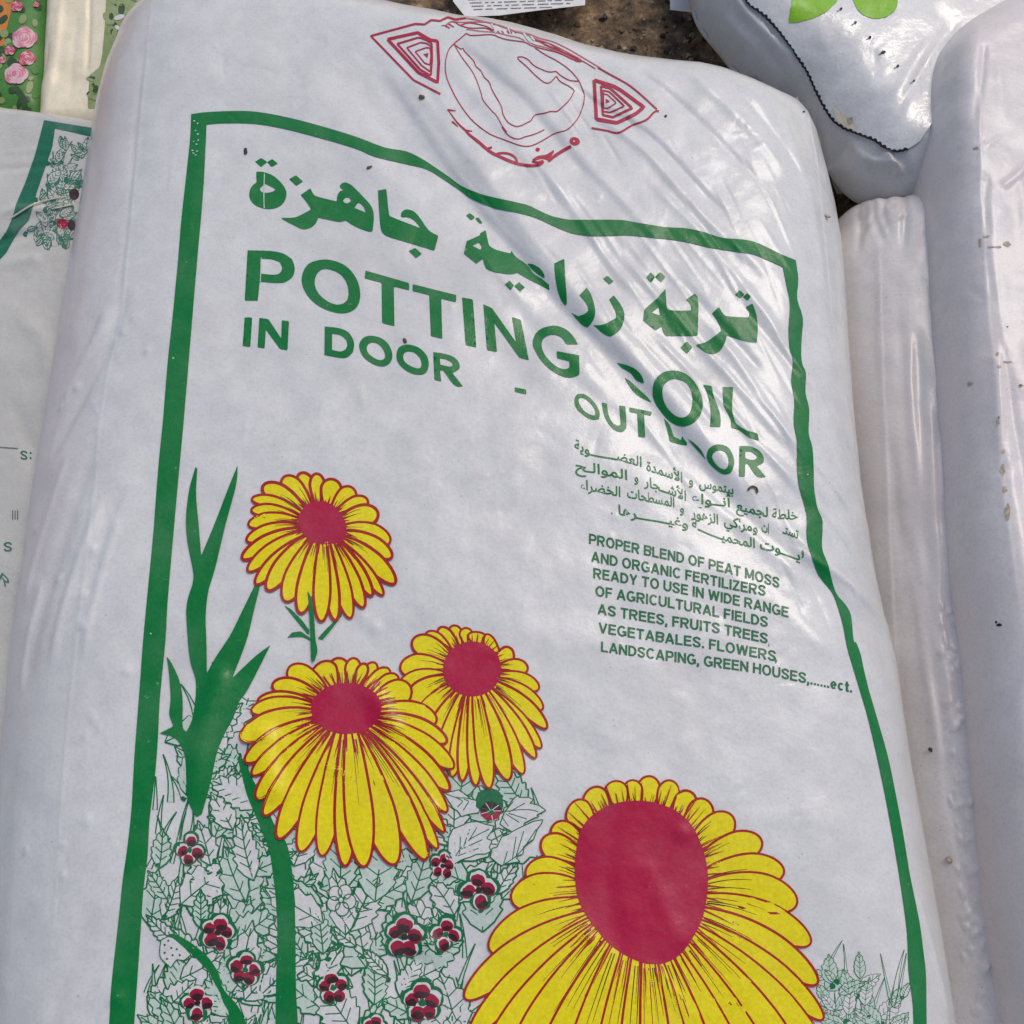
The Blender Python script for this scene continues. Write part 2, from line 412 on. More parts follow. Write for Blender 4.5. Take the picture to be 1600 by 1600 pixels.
def glyph(ch, t):
    h = t / 2
    def ln(*p): return resample(np.array(p, float), .2)
    def arc(cx, cy, rx, ry, a0, a1, n=14):
        k = np.radians(np.linspace(a0, a1, n)); return np.stack([cx + rx * np.cos(k), cy + ry * np.sin(k)], 1)
    def bowl(x0, x1, y1, y0):
        r = (y1 - y0) / 2; return np.vstack([[(x0, y1)], arc(x1 - r * .85, y1 - r, r * .85, r, 90, -90), [(x0, y0)]])
    S_ = lambda w: catmull(np.array([(w - h * .8, .73), (w - .16, .88), (w / 2, .92), (.16, .86), (h, .72), (.2, .57), (w / 2, .50), (w - .17, .42), (w - h, .27), (w - .17, .12), (w / 2, .08), (.15, .13), (h * .8, .29)]), 4)
    v = lambda x, a=0, b=1: ln((x, a), (x, b)); z = lambda y, a, b: ln((a, y), (b, y))
    T = {
     'A': (.76, [ln((h * .9, 0), (.38, 1)), ln((.38, 1), (.76 - h * .9, 0)), z(.30, .2, .56)]),
     'B': (.68, [v(h), bowl(h, .63, 1 - h, .54), bowl(h, .68 - h, .54, h)]),
     'C': (.72, [arc(.38, .5, .38 - h, .5 - h * .8, 42, 318, 22)]),
     'D': (.70, [v(h), np.vstack([[(h, 1 - h)], arc(.30, .5, .40 - h, .5 - h, 90, -90, 18), [(h, h)]])]),
     'E': (.63, [v(h), z(1 - h, h, .62), z(.53, h, .57), z(h, h, .63)]), 'F': (.58, [v(h), z(1 - h, h, .58), z(.50, h, .52)]),
     'G': (.76, [arc(.39, .5, .39 - h, .5 - h * .8, 45, 345, 24), z(.45, .42, .76), v(.76 - h, .08, .5)]),
     'H': (.70, [v(h), v(.70 - h), z(.52, h, .70 - h)]), 'I': (.2, [v(.1)]), 'L': (.60, [v(h), z(h, h, .60)]),
     'M': (.83, [v(h), v(.83 - h), ln((h, 1), (.415, .12)), ln((.415, .12), (.83 - h, 1))]),
     'N': (.70, [v(h), v(.70 - h), ln((h, .95), (.70 - h, .05))]),
     'O': (.78, [arc(.39, .5, .39 - h, .5 - h * .8, 90, 455, 28)]), 'P': (.65, [v(h), bowl(h, .65 - h * .6, 1 - h, .44)]),
     'R': (.72, [v(h), bowl(h, .67 - h * .6, 1 - h, .48), ln((.36, .46), (.72 - h * 1.1, 0))]), 'S': (.66, [S_(.66)]),
     'T': (.64, [v(.32), z(1 - h, 0, .64)]), 'U': (.70, [np.vstack([[(h, 1)], arc(.35, .36, .35 - h, .36 - h * .8, 180, 360, 16), [(.70 - h, 1)]])]),
     'V': (.72, [ln((h * .9, 1), (.36, .02)), ln((.36, .02), (.72 - h * .9, 1))]), 'Y': (.70, [ln((h, 1), (.35, .42)), ln((.35, .42), (.70 - h, 1)), v(.35, 0, .45)]),
     'W': (1.0, [ln((h, 1), (.27, .03)), ln((.27, .03), (.5, .95)), ln((.5, .95), (.73, .03)), ln((.73, .03), (1 - h, 1))]),
     'Z': (.62, [z(1 - h, .03, .60), z(h, 0, .62), ln((.52, .88), (.10, .12))]),
     '.': (.2, [v(.1, 0, .19)]), ',': (.2, [ln((.1, .19), (.1, 0), (.04, -.18))]),
     'e': (.54, [arc(.27, .36, .27 - h, .36 - h * .8, 0, 318, 20), z(.36, h, .54 - h)]), 'c': (.54, [arc(.27, .36, .27 - h, .36 - h * .8, 45, 315, 18)]),
     't': (.33, [v(.16, .06, .95), z(.64, 0, .33), z(.08, .12, .33)])}
    return T[ch]

class Print:
    """ink shapes gathered into one mesh that follows the skin of a bag"""
    def __init__(s, bag): s.bag = bag; s.P = []; s.O = []; s.F = []; s.mi = []; s.mats = []; s.n = 0
    def _add(s, P, F, mat, off):
        P = np.asarray(P, float)
        if mat not in s.mats: s.mats.append(mat)
        k = s.mats.index(mat)
        s.P.append(P); s.O.append(np.broadcast_to(np.asarray(off, float), (len(P),)))
        s.F += [[i + s.n for i in f] for f in F]; s.mi += [k] * len(F); s.n += len(P)
    def fill(s, loops, mat, off=.0003, step=4.0, sm=True, corner=42):
        if not isinstance(loops, list): loops = [loops]
        lp = []
        for a in loops:
            a = smooth(a, True, corner) if sm else np.asarray(a, float)
            a = resample(np.vstack([a, a[:1]]), step)[:-1]
            keep = np.hypot(*(a - np.roll(a, 1, 0)).T) > .05
            lp.append(a[keep])
        allp = np.vstack(lp); E = []; k = 0
        for a in lp: E += [(k + i, k + (i + 1) % len(a)) for i in range(len(a))]; k += len(a)
        lo, hi = allp.min(0), allp.max(0); g = step * 1.25
        if min(hi - lo) > g:
            X, Y = np.meshgrid(np.arange(lo[0] + g / 2, hi[0], g), np.arange(lo[1] + g / 2, hi[1], g)); G = np.stack([X.ravel(), Y.ravel()], 1)
            G = G[inside(G, lp)]
            if len(G):
                dm = np.concatenate([np.sqrt(((q[:, None] - allp[None]) ** 2).sum(-1)).min(1) for q in np.array_split(G, max(1, len(G) // 400))])
                G = G[dm > g * .45]
        else: G = np.zeros((0, 2))
        Q = np.vstack([allp, G])
        vo, eo, fo, *_ = delaunay_2d_cdt([Vector(q) for q in Q], E, [], 0, 1e-5)
        vo = np.array([tuple(q) for q in vo]); fo = np.array([f for f in fo if len(f) == 3])
        cen = vo[fo].mean(1); fo = fo[inside(cen, lp)]
        # faces up
        a, b, c = vo[fo[:, 0]], vo[fo[:, 1]], vo[fo[:, 2]]
        cr = (b - a)[:, 0] * (c - a)[:, 1] - (b - a)[:, 1] * (c - a)[:, 0]
        fo[cr > 0] = fo[cr > 0][:, ::-1]
        s._add(vo, fo.tolist(), mat, off)
    def strip(s, A, B, mat, off=.0003, step=4.0, across=5):
        n = int(max(np.hypot(*np.diff(A, axis=0).T).sum(), np.hypot(*np.diff(B, axis=0).T).sum()) / step) + 1
        a = resample_n(A, n); b = resample_n(B, n); t = np.linspace(0, 1, across + 1)
        P = (a[:, None] * (1 - t[None, :, None]) + b[:, None] * t[None, :, None]).reshape(-1, 2); w_ = across + 1
        F = []
        for i in range(n):
            for j in range(across):
                q = [i * w_ + j, i * w_ + j + 1, (i + 1) * w_ + j + 1, (i + 1) * w_ + j]; F.append(q)
        q = P[F[0]]; ar = np.sum(q[:, 0] * np.roll(q[:, 1], -1) - np.roll(q[:, 0], -1) * q[:, 1])
        if ar > 0: F = [f[::-1] for f in F]
        s._add(P, F, mat, off)
    def stroke(s, a, wd, mat, off=.0004, sm=True, closed=False, taper=0.0, step=3.0, corner=42, t0=0.0):
        a = np.asarray(a, float)
        if closed: a = np.vstack([a, a[:1]])
        if sm: a = smooth(a, False, corner)
        a = resample(a, step)
        if len(a) < 2: return
        tg = np.gradient(a, axis=0); tg /= np.maximum(1e-9, np.hypot(*tg.T))[:, None]; nn = np.stack([-tg[:, 1], tg[:, 0]], 1)
        t = np.linspace(0, 1, len(a)); wv = np.full(len(a), wd / 2)
        if taper: wv *= (1 - taper * t ** 1.5)
        if t0: wv *= np.clip(.25 + t / t0, 0, 1)
        A = a + nn * wv[:, None]; B = a - nn * wv[:, None]
        P = np.empty((2 * len(a), 2)); P[0::2] = A; P[1::2] = B
        F = [[2 * i, 2 * i + 1, 2 * i + 3, 2 * i + 2] for i in range(len(a) - 1)]
        s._add(P, F, mat, off + rng.random() * .0000006)
    def text(s, body, base, cap, mat, off=.0003, bold=.02, up=(0, -1), fit=True, maxe=5.0):
        """set words along a base line given in photo px; letters cap px tall"""
        cu = bpy.data.curves.new('t', 'FONT'); cu.body = body; cu.size = 1; cu.offset = bold; cu.resolution_u = 2
        ob = bpy.data.objects.new('t', cu); C.objects.link(ob)
        dg = bpy.context.evaluated_depsgraph_get(); dg.update()
        me = ob.evaluated_get(dg).to_mesh()
        n = len(me.vertices); v = np.zeros(n * 3); me.vertices.foreach_get('co', v); v = v.reshape(-1, 3)[:, :2]
        F = [list(p.vertices) for p in me.polygons]
        ob.evaluated_get(dg).to_mesh_clear(); bpy.data.objects.remove(ob); bpy.data.curves.remove(cu)
        if not len(v): return
        x0, x1 = v[:, 0].min(), v[:, 0].max()
        V = [tuple(q) for q in v]; tri = []
        for f in F:
            for i in range(1, len(f) - 1): tri.append((f[0], f[i], f[i + 1]))
        b = smooth(np.asarray(base, float), False, 180) if len(base) > 2 else np.asarray(base, float)
        d = np.hypot(*np.diff(b, axis=0).T); S = np.r_[0, np.cumsum(d)]
        v = np.array(V); t = (v[:, 0] - x0) / (x1 - x0) * S[-1]
        P = np.stack([np.interp(t, S, b[:, 0]), np.interp(t, S, b[:, 1])], 1) + np.outer(v[:, 1] / .7 * cap, np.array(up))
        s._add(P, [tr[::-1] if 0 else tr for tr in tri], mat, off)
    def letters(s, body, base, cap, mat, off=.0003, up=(0, -1), t=.175):
        """heavy plain capitals drawn as strokes along a base line given in photo px"""
        x = 0; items = []
        for ch in body:
            if ch == ' ': x += .30; continue
            wd, st = glyph(ch, t); items += [(x, q) for q in st]; x += wd + .085
        tot = x - .085
        b = smooth(np.asarray(base, float), False, 180) if len(base) > 2 else np.asarray(base, float)
        d = np.hypot(*np.diff(b, axis=0).T); S = np.r_[0, np.cumsum(d)]; up = np.array(up)
        def mp(P):
            k = P[:, 0] / tot * S[-1]
            return np.stack([np.interp(k, S, b[:, 0]), np.interp(k, S, b[:, 1])], 1) + np.outer(P[:, 1] * cap, up)
        for x0, q in items:
            q = np.asarray(q, float)
            tg = np.gradient(q, axis=0); tg /= np.maximum(1e-9, np.hypot(*tg.T))[:, None]; nn = np.stack([-tg[:, 1], tg[:, 0]], 1) * t / 2
            A, B = q + nn, q - nn; n = len(q); P = np.empty((2 * n, 2)); P[0::2] = A; P[1::2] = B; P[:, 0] += x0
            s._add(mp(P), [[2 * i, 2 * i + 1, 2 * i + 3, 2 * i + 2] for i in range(n - 1)], mat, off + rng.random() * .000004)
    def build(s, name, parent):
        P = np.vstack(s.P); O = np.concatenate(s.O)
        V = s.bag.proj(P, O)
        F = []
        for f in s.F:
            a, b, c = V[f[0]], V[f[1]], V[f[2]]
            if (b[0] - a[0]) * (c[1] - a[1]) - (b[1] - a[1]) * (c[0] - a[0]) < 0: f = f[::-1]
            F.append(f)
        return link(name, V, F, [M[m] for m in s.mats], parent, s.mi)
def ell(cx, cy, rx, ry, n=20, rot=0.0):
    t = np.linspace(0, 2 * math.pi, n, endpoint=False); c, s_ = math.cos(rot), math.sin(rot)
    x, y = rx * np.cos(t), ry * np.sin(t)
    return np.stack([cx + x * c - y * s_, cy + x * s_ + y * c], 1)

# ------------------------------------------------------------------ the setting
gx = np.linspace(-1, 1, 121); GX, GY = np.meshgrid(gx * 3.0, gx * 3.0 + .4)
gz = .006 * vnoise(GX.ravel(), GY.ravel(), .05, 3) + .003 * vnoise(GX.ravel(), GY.ravel(), .02, 4)
gi = np.arange(121 * 121).reshape(121, 121)
gf = np.stack([gi[:-1, :-1], gi[:-1, 1:], gi[1:, 1:], gi[1:, :-1]], -1).reshape(-1, 4).tolist()
grd = link('ground', np.column_stack([GX.ravel(), GY.ravel(), gz - .004]), gf, M['ground']); grd['kind'] = 'structure'

def grit():
    r = np.random.default_rng(6); V = []; F = []
    for i in range(2600):
        px_ = (r.uniform(680, 1330), r.uniform(-60, 320)); c = unproj(np.array([px_]), 0.0)[0]; z = .006 * vnoise(c[:1], c[1:], .05, 3)[0] + .003 * vnoise(c[:1], c[1:], .02, 4)[0] - .004
        rr = .0007 + .0042 * r.random() ** 4; k = len(V); a0 = r.uniform(0, 6.28)
        for j in range(5):
            a = a0 + j * 1.2566; q = r.uniform(.6, 1.3); V.append((c[0] + rr * q * math.cos(a), c[1] + rr * q * math.sin(a), z - rr * .2))
        for j in range(5):
            a = a0 + .5 + j * 1.2566; q = r.uniform(.35, .8); V.append((c[0] + rr * q * math.cos(a), c[1] + rr * q * math.sin(a), z + rr * r.uniform(.4, .9)))
        F += [[k + j, k + (j + 1) % 5, k + 5 + (j + 1) % 5, k + 5 + j] for j in range(5)] + [[k + 5 + j for j in range(5)]]
    o = link('loose_soil', V, F, [M['crumb'], M['crumbd'], M['grit']], None, np.repeat(r.integers(0, 3, 2600), 6)); o['kind'] = 'stuff'
    o.data.polygons.foreach_set('use_smooth', [False] * len(o.data.polygons))
    o['label'] = 'loose brown soil grit between the bags'; o['category'] = 'soil'
grit()

# ------------------------------------------------------------------ the main sack
main = Bag(
    left=pts('-70,2050 -45,1700 -20,1300 8,1000 35,800 62,640 88,480 106,380 119,300 129,240 138,180 150,130 168,80 186,40 207,0 222,-40'),
    right=pts('1585,2050 1515,1700 1498,1585 1478,1450 1458,1340 1436,1220 1418,1110 1403,1000 1384,950 1366,850 1349,735 1335,560 1326,430 1320,360 1300,280 1284,215 1268,170 1246,128'),
    top=pts('222,-40 330,-38 450,-30 560,-14 640,3 732,22 800,30 875,49 931,70 1000,82 1110,92 1180,109 1246,128'),
    bottom=pts('-70,2050 400,2080 800,2090 1200,2080 1585,2050'),
    zr=.062, zt=.150, wl=.105, wr=.09, wt=.065, wb=.10, zs=(.032, .030, .052, .03), lump=.0012, p=2.3, seed=5)

def fl(s): return pts(s)
big = [
 # path, left width, right width, height (m)   (left = above-right of a path that runs down to the right)
 ('560,60 640,180 700,270 760,345 815,405 860,460 905,510 960,560 1015,620 1060,680 1110,742 1160,800 1215,850 1260,890', 12, 50, -.0046),
 ('600,60 680,170 735,245 800,330 850,400 905,465 965,530 1030,600 1080,660 1135,725 1190,780 1245,830', 36, 18, .0042),
 ('690,60 735,85 775,120 812,150 850,195 900,255 950,300', 10, 26, -.0030),
 ('690,95 740,140 790,200 840,260 900,330', 22, 18, .0016),
 ('620,80 660,130 700,200', 14, 20, -.0014), ('585,95 630,150 680,230 720,290', 18, 16, .0014),
 ('880,120 940,165 1000,200 1040,235 1100,300 1150,350', 7, 22, -.0020),
 ('900,160 960,200 1010,240 1050,285 1105,345 1160,395 1215,450', 14, 10, .0020),
 ('840,250 880,305 920,365 960,420 1010,480', 10, 8, .0013), ('905,250 960,300 1000,345 1040,390', 14, 10, .0012),
 ('1000,270 1040,310 1090,360 1140,420 1190,480 1230,540', 10, 10, .0014),
 ('960,380 1000,430 1050,485 1100,545 1150,600 1200,660 1250,720', 7, 9, .0017),
 ('1000,500 1040,540 1092,592 1140,640 1180,690 1230,745 1275,800', 6, 9, .0017),
 ('940,470 990,525 1040,575 1085,630 1130,690', 6, 10, -.0014),
 ('1100,500 1150,560 1190,620 1230,680 1270,740 1300,800', 7, 10, .0016), ('1060,430 1110,490 1160,545 1200,590', 8, 12, -.0015),
 ('1160,600 1200,640 1240,690 1290,745 1330,800 1362,860', 6, 9, .0018), ('1150,440 1200,500 1240,560 1275,620', 8, 12, .0015),
 ('1180,690 1225,730 1270,780 1310,830 1350,890 1380,950', 6, 8, .0017), ('1120,430 1170,490 1220,550 1260,600 1300,670', 8, 12, -.0013),
 ('1215,800 1267,859 1310,895 1359,942 1394,990 1410,1030 1424,1090', 7, 14, .0034),
 ('1240,870 1290,915 1340,965 1380,1020 1405,1080', 10, 16, -.0024),
 ('1230,850 1280,880 1330,915 1375,965', 5, 8, .0014),
 ('1270,480 1295,540 1315,600 1330,660 1345,720', 8, 12, .0016), ('1260,560 1290,620 1320,690 1345,750 1360,800', 6, 10, -.0016),
 ('1250,430 1280,500 1305,560 1325,640', 8, 12, -.0012), ('1300,700 1330,760 1355,820 1375,890', 6, 9, .0018),
 ('1290,740 1320,800 1350,860 1370,920', 6, 10, -.0016),
 ('1215,160 1240,230 1265,300 1280,380 1290,460', 10, 12, .0014), ('1130,110 1180,170 1230,240 1270,310', 10, 14, -.0012),
 ('1060,100 1130,160 1190,220 1240,290', 14, 14, .0013), ('980,100 1050,150 1120,215 1190,290', 10, 16, -.0015),
 ('1050,720 1110,780 1170,830 1230,880 1285,930', 8, 16, .0014), ('1090,860 1150,900 1210,940 1270,990 1330,1050', 14, 22, .0012),
 ('700,330 770,400 840,480 900,560 960,620', 26, 30, .0018), ('760,430 820,500 880,570 950,640 1020,700 1090,770', 20, 26, -.0013),
 ('540,110 600,190 650,270 700,340', 24, 26, -.0012), ('455,100 520,170 590,260 640,330', 34, 34, .0012),
 ('1340,1050 1375,1150 1400,1250 1425,1350', 8, 10, .0008), ('1430,1390 1450,1450 1470,1530 1485,1600', 7, 10, .0018),
 ('1400,1330 1430,1400 1450,1480', 10, 12, -.0010),
 # left shoulder and gusset
 ('238,-20 232,60 222,160 212,260 200,380 190,480 172,560 156,660 148,760 138,850 125,950 112,1060 103,1160 95,1260 88,1370 82,1450 70,1560 60,1680', 3, 4, .0005),
 ('228,60 214,180 203,300 190,420 180,500', 6, 9, -.0008),
 ('172,470 150,530 115,590 92,650', 12, 10, .0026), ('205,430 170,540 140,600 110,660 70,740', 12, 16, -.0020),
 ('150,690 120,780 95,860 70,940 50,1020 40,1100', 12, 14, -.0024), ('170,760 140,830 115,900 92,980 75,1060', 10, 10, .0022),
 ('110,700 80,790 55,870 35,960', 10, 12, .0022), ('200,740 170,810 150,880 130,950', 10, 12, -.0016),
 ('190,800 160,890 140,970 128,1040', 8, 9, .0014), ('70,900 45,990 30,1080', 8, 10, .0018),
 ('150,1400 120,1480 90,1560 70,1640', 16, 18, -.0010),
 # film lifted over the drawing
 ('350,1040 322,1120 308,1190 300,1260', 16, 12, .0028), ('560,1060 600,1110 625,1160', 14, 14, .0026),
 ('400,1130 420,1200 430,1260', 16, 20, .0032), ('1000,1330 1040,1420 1080,1500', 14, 18, .0010), ('1010,1500 1050,1550 1090,1600', 8, 10, .0010),
 ('960,1250 950,1350 960,1450 975,1520', 16, 16, -.0008),
]
for s_, a, b, h in big: main.fold(fl(s_), a * (.8 if abs(h) < .0024 else 1.15), b * (.8 if abs(h) < .0024 else 1.1), h * (.62 if abs(h) < .0024 else .66))
# many finer drag lines fanned across the upper right
r2 = np.random.default_rng(21)
for i in range(190):
    x = r2.uniform(640, 1330); y = r2.uniform(90, 900)
    if y < 60 + .25 * (x - 600) or y > 200 + 1.05 * (x - 560) or y > 930: continue
    L = r2.uniform(60, 190); q = []
    ang = R(44 + 20 * (x - 600) / 750 + r2.uniform(-5, 5)); px_, py_ = x, y
    for k in range(7):
        q.append((px_, py_)); px_ += math.cos(ang) * L / 6; py_ += math.sin(ang) * L / 6; ang += R(r2.uniform(-1, 3.2))
    q = np.array(q)
    if q[-1, 0] > 1395: continue
    main.fold(q, r2.uniform(1.6, 4), r2.uniform(2, 5), r2.choice([-1, 1, 1]) * r2.uniform(.0002, .0006), .35)
for i in range(120):   # faint crinkles all over
    x, y = r2.uniform(60, 1400), r2.uniform(60, 1600); a = r2.uniform(0, math.pi); L = r2.uniform(18, 80)
    if x > np.interp(y, [100, 900, 1600], [1230, 1350, 1470]) - 20: continue
    q = np.array([(x + L * t_ * math.cos(a) + r2.uniform(-3, 3), y + L * t_ * math.sin(a) + r2.uniform(-3, 3)) for t_ in (0, .33, .66, 1)])
    main.fold(q, r2.uniform(2, 5), r2.uniform(2, 6), r2.choice([-1, 1]) * r2.uniform(.00010, .00034), .35)
for i in range(90):   # soil grains pressing through and tiny air blisters
    x, y = r2.uniform(30, 1380), r2.uniform(60, 1600)
    if x < np.interp(y, [100, 900, 1600], [1230, 1350, 1470]) - 20: main.dimple((x, y), r2.uniform(2.2, 5), r2.choice([-1, 1, 1]) * r2.uniform(.0002, .0006))
main.fold(pts('1255,140 1272,220 1286,330 1296,430 1308,530 1326,650 1346,770 1366,870'), 3, 4, .0006, .1)
main.fold(pts('1268,200 1282,300 1292,400 1300,500'), 3, 5, -.0005, .2)
# little blisters where the film sticks and lifts
for (x, y, r_, h) in ((198, 1048, 7, .0010), (145, 1122, 6, .0008), (133, 1150, 5, .0008), (155, 1138, 5, .0008), (136, 1282, 8, .0010), (100, 1368, 6, .0010),
                      (120, 605, 7, .0012), (95, 637, 5, .0010), (152, 670, 4, .0008), (230, 548, 7, .0010), (193, 520, 5, .0008), (55, 828, 7, .0012), (92, 905, 7, .0012),
                      (145, 858, 6, .0009), (130, 978, 7, .0012), (132, 930, 6, .0010), (207, 497, 5, .0008), (182, 522, 5, -.0008), (98, 1320, 5, .0008), (40, 1330, 5, .0009),
                      (568, 964, 9, .0008), (585, 980, 10, .0012), (380, 1160, 12, .0014), (415, 1150, 12, .0016), (672, 1475, 14, .0018), (655, 1500, 10, -.0012),
                      (345, 1055, 12, .0014), (340, 1580, 8, .0012), (310, 1600, 8, .0012), (182, 1560, 10, .0012), (675, 1262, 9, .0010), (1066, 1302, 10, .0010), (920, 1465, 8, .0008)):
    main.dimple((x, y), r_, h)

base0 = (float(main.c[0]), float(main.c[1]), 0.0)
sack = thing('soil_bag', 'large white bag printed POTTING SOIL in green with big yellow flowers, lying in the middle', 'bag', base0, SACKS)
main.mesh('sack_film', M['film'], sack, 520, 680)

# --- printed frame
fo_t = pts('299,179 320,176 360,174 400,175 450,184 500,197 556,214 601,231 635,237 660,249 677,260 702,277 720,290 740,299 760,306 821,320 838,327.5 862,338 885,343 904,344 967,344 994,348 1037,355 1072,357 1099,363 1129,372 1164,375 1186,381 1221,398 1243,407')
fi_t = pts('323,195 350,193 400,194 450,203 500,216 556,232.5 585,245 635,257 667,265 692,280 717,297 735,310 760,321 778,327 814,334 840,342 866,354 894,365 922,369 950,369 976,368 1002,370 1064,377 1107,387 1151,394 1177,398 1204,409 1223,418')
fo_r = pts('1243,407 1247,437 1245,467 1254,497 1252,531 1252,565 1259,584 1258,614 1264,640 1263,677 1269,700 1271,737 1272,767 1277,794 1285,816 1284,857 1294,884 1305,925 1320,944 1329,962 1333,1000 1337,1004 1344,1022 1348,1041 1356,1075 1369,1120 1386,1180 1397,1232 1410,1300 1419,1356 1427,1397 1436,1442 1442,1487 1446,1525 1447,1600 1450,1750')
fi_r = pts('1223,418 1229,449 1234,475 1232,512 1233,542 1239,565 1236,595 1241,625 1240,662 1245,692 1245,730 1248,760 1260,805 1260,842 1269,872 1279,899 1299,925 1307,944 1316,974 1321,1000 1326,1022 1342,1075 1357,1127 1374,1202 1386,1262 1399,1334 1410,1405 1417,1461 1419,1517 1425,1562 1427,1600 1430,1750')
fo_l = pts('299,179 297,220 290,285 283,350 279,400 270,494 262,569 255,655 247,737 240,831 231,925 224,1000 217,1094 210,1187 206,1262 199,1326 192,1375 187,1424 180,1487 174,1544 171,1600 160,1750')
fi_l = pts('323,195 321,240 317,310 309,400 298,531 287,662 279,749 270,850 262,944 259,1000 250,1094 247,1157 242,1217 234,1281 231,1337 225,1386 221,1442 216,1517 210,1600 198,1750')
pr = Print(main)
for a, b in ((fo_t, fi_t), (fo_r, fi_r), (fo_l, fi_l)): pr.strip(catmull(a, 3), catmull(b, 3), 'green', .00045, 3.0, 8)
sq = np.random.default_rng(15)
for x, y in ((304, 190), (309, 193), (306, 205), (309, 210), (303, 222), (307, 226), (310, 220), (303, 240), (306, 243), (308, 237), (301, 236), (271, 560), (236, 990), (1262, 742)):
    m_ = 9; pr.fill(np.array([(x + sq.uniform(.5, 2.6) * math.cos(k / m_ * 6.283), y + sq.uniform(.4, 1.8) * math.sin(k / m_ * 6.283)) for k in range(m_)]), 'white', .0006, step=2, sm=False)
pr.build('printed_frame', sack)

# --- emblem
pr = Print(main)
S_ = lambda s, reg, wd, mat='logo', **k: pr.stroke(pts(s, reg), wd, mat, **k)
S_('855,915 575,770 130,310 590,185 690,190 760,145 850,155 930,115 1010,140 1120,125', ZN, 3.0, sm=False)
S_('305,345 620,275 660,300 750,352 825,362 838,590 825,795 625,690 305,345', ZN, 4.6, sm=False)
S_('405,392 630,325 700,347 765,388 768,560 755,725 645,660 405,392', ZN, 3.0, sm=False)
S_('505,432 650,378 705,385 757,415 760,560 750,685 660,618 505,432', ZN, 2.2, sm=False)
S_('592,472 712,430 750,437 757,520 745,612 690,592 592,472', ZN, 1.9, sm=False)
pr.fill(pts('675,500 732,487 718,540', ZN), 'logo', step=2, sm=False)
S_('300,200 240,250 180,300 130,360 100,470 105,600 150,720 230,870 340,1020 450,1120', ZO, 1.5)
S_('315,180 350,220 500,330 650,390 800,445 890,460 960,445 1060,395 1180,325 1300,290 1370,230 1430,150 1470,50 1485,0', ZQ, 1.5)
S_('1420,900 1435,800 1410,720 1370,640 1290,550 1180,470 1050,400 960,340', ZO, 1.5)
S_('300,200 350,220 540,212 620,240 700,262 860,285 930,320 1060,355 1180,385 1300,440 1370,470 1410,470', ZO, 1.5, corner=80)
S_('180,300 250,420 370,590 440,770 460,840 540,940 590,990 640,1080 690,1150', ZO, 1.3)
S_('630,260 680,330 750,375 810,382 870,360 930,345 1000,320 1070,285', ZQ, 1.5)
S_('180,300 245,350 270,340 280,370 300,390 370,465 390,515 440,560 470,620 520,670 550,750 630,890 650,970 680,1030 720,1070 780,1095 830,1085 890,1055 920,1040 960,985 1060,965 1110,950 1170,950 1220,910 1290,840 1340,750 1290,710 1200,660 1165,608 1130,650 1090,678 1040,665 960,600 880,520 800,450 790,430 830,425 890,450 960,515 1090,570 1160,565 1200,600 1290,650 1380,660', ZO, 1.5, corner=75)
S_('300,55 420,75 540,105 640,130 760,175 900,205 1000,245 1130,280 1260,340 1400,420 1500,480 1600,540', ZO, 1.6, 'pinkline')
S_('480,230 640,320 860,440 1000,540 1150,670 1300,810', ZP, 2.6)
S_('60,125 110,120 160,85 250,95 350,90 520,95 640,135 760,180 880,215 1000,265 1130,310 1250,370 1400,450', ZO, 1.5, 'pinkline')
S_('90,130 150,90 190,95 240,125 330,100 480,130 560,170', ZO, 1.5)
S_('240,125 340,150 480,150 560,180', ZO, 1.5); S_('300,160 450,180 580,190 700,220 800,240 860,270', ZO, 1.4, 'pinkline')
S_('960,265 1020,285 1070,315 1200,370 1330,440 1410,470', ZO, 2.2); S_('900,280 960,310 1060,335 1200,385 1340,450', ZO, 1.4, 'pinkline')
S_('1000,270 1100,300 1230,380 1370,440 1540,540', ZO, 1.4); S_('100,130 140,150', ZO, 1.8); S_('130,110 180,140', ZO, 1.8)
for x in (600, 640, 690, 720, 760): S_('%d,175 %d,200' % (x, x + 18), ZO, 1.5)
S_('850,200 890,260 920,290', ZO, 3.0, 'white', off=.0006); S_('920,230 950,270', ZO, 3.0, 'white', off=.0006)
S_('540,110 570,160 580,200', ZO, 2.4, 'white', off=.0006); S_('700,150 720,200', ZO, 2.2, 'white', off=.0006)
S_('430,405 690,485 800,545 1120,780 1010,870 745,1000 460,945 430,405', ZP, 5.4, sm=False)
S_('525,485 650,515 960,795 855,840 690,920 550,890 525,485', ZP, 3.6, sm=False)
S_('555,548 640,565 850,765 650,855 555,840 555,548', ZP, 2.4, sm=False)
S_('562,595 612,605 740,720 620,795 560,790 562,595', ZP, 1.8, sm=False)
pr.fill(pts('588,660 592,728 655,698', ZP), 'logo', step=2, sm=False)
S_('395,1070 600,1105 770,1135 960,1030 1150,960 1250,860 1300,832 1330,840', ZP, 2.8, corner=60)
pr.build('printed_emblem', sack)
pr = Print(main)
S_('70,85 110,140 170,220 250,295 290,340 380,410 460,480 520,525 580,555 680,600 760,630 860,655 960,660 1030,645 1058,615', ZQ, 4.6, t0=.5)
S_('1110,615 1160,575 1200,545 1300,485 1350,460', ZQ, 4.8); pr.fill([ell(898, 221, 8.2, 6.4, 18, .2), ell(897, 220.5, 2.2, 1.6, 10)], 'logo', step=2)
S_('560,545 620,530 710,540 770,580 785,625', ZQ, 3.4); pr.fill(pts('945,600 1000,560 1090,545 1170,495 1165,530 1110,605 1050,590 1000,600 960,615', ZQ), 'logo', step=2.2)
S_('940,620 1000,625 1060,610', ZQ, 2.6)
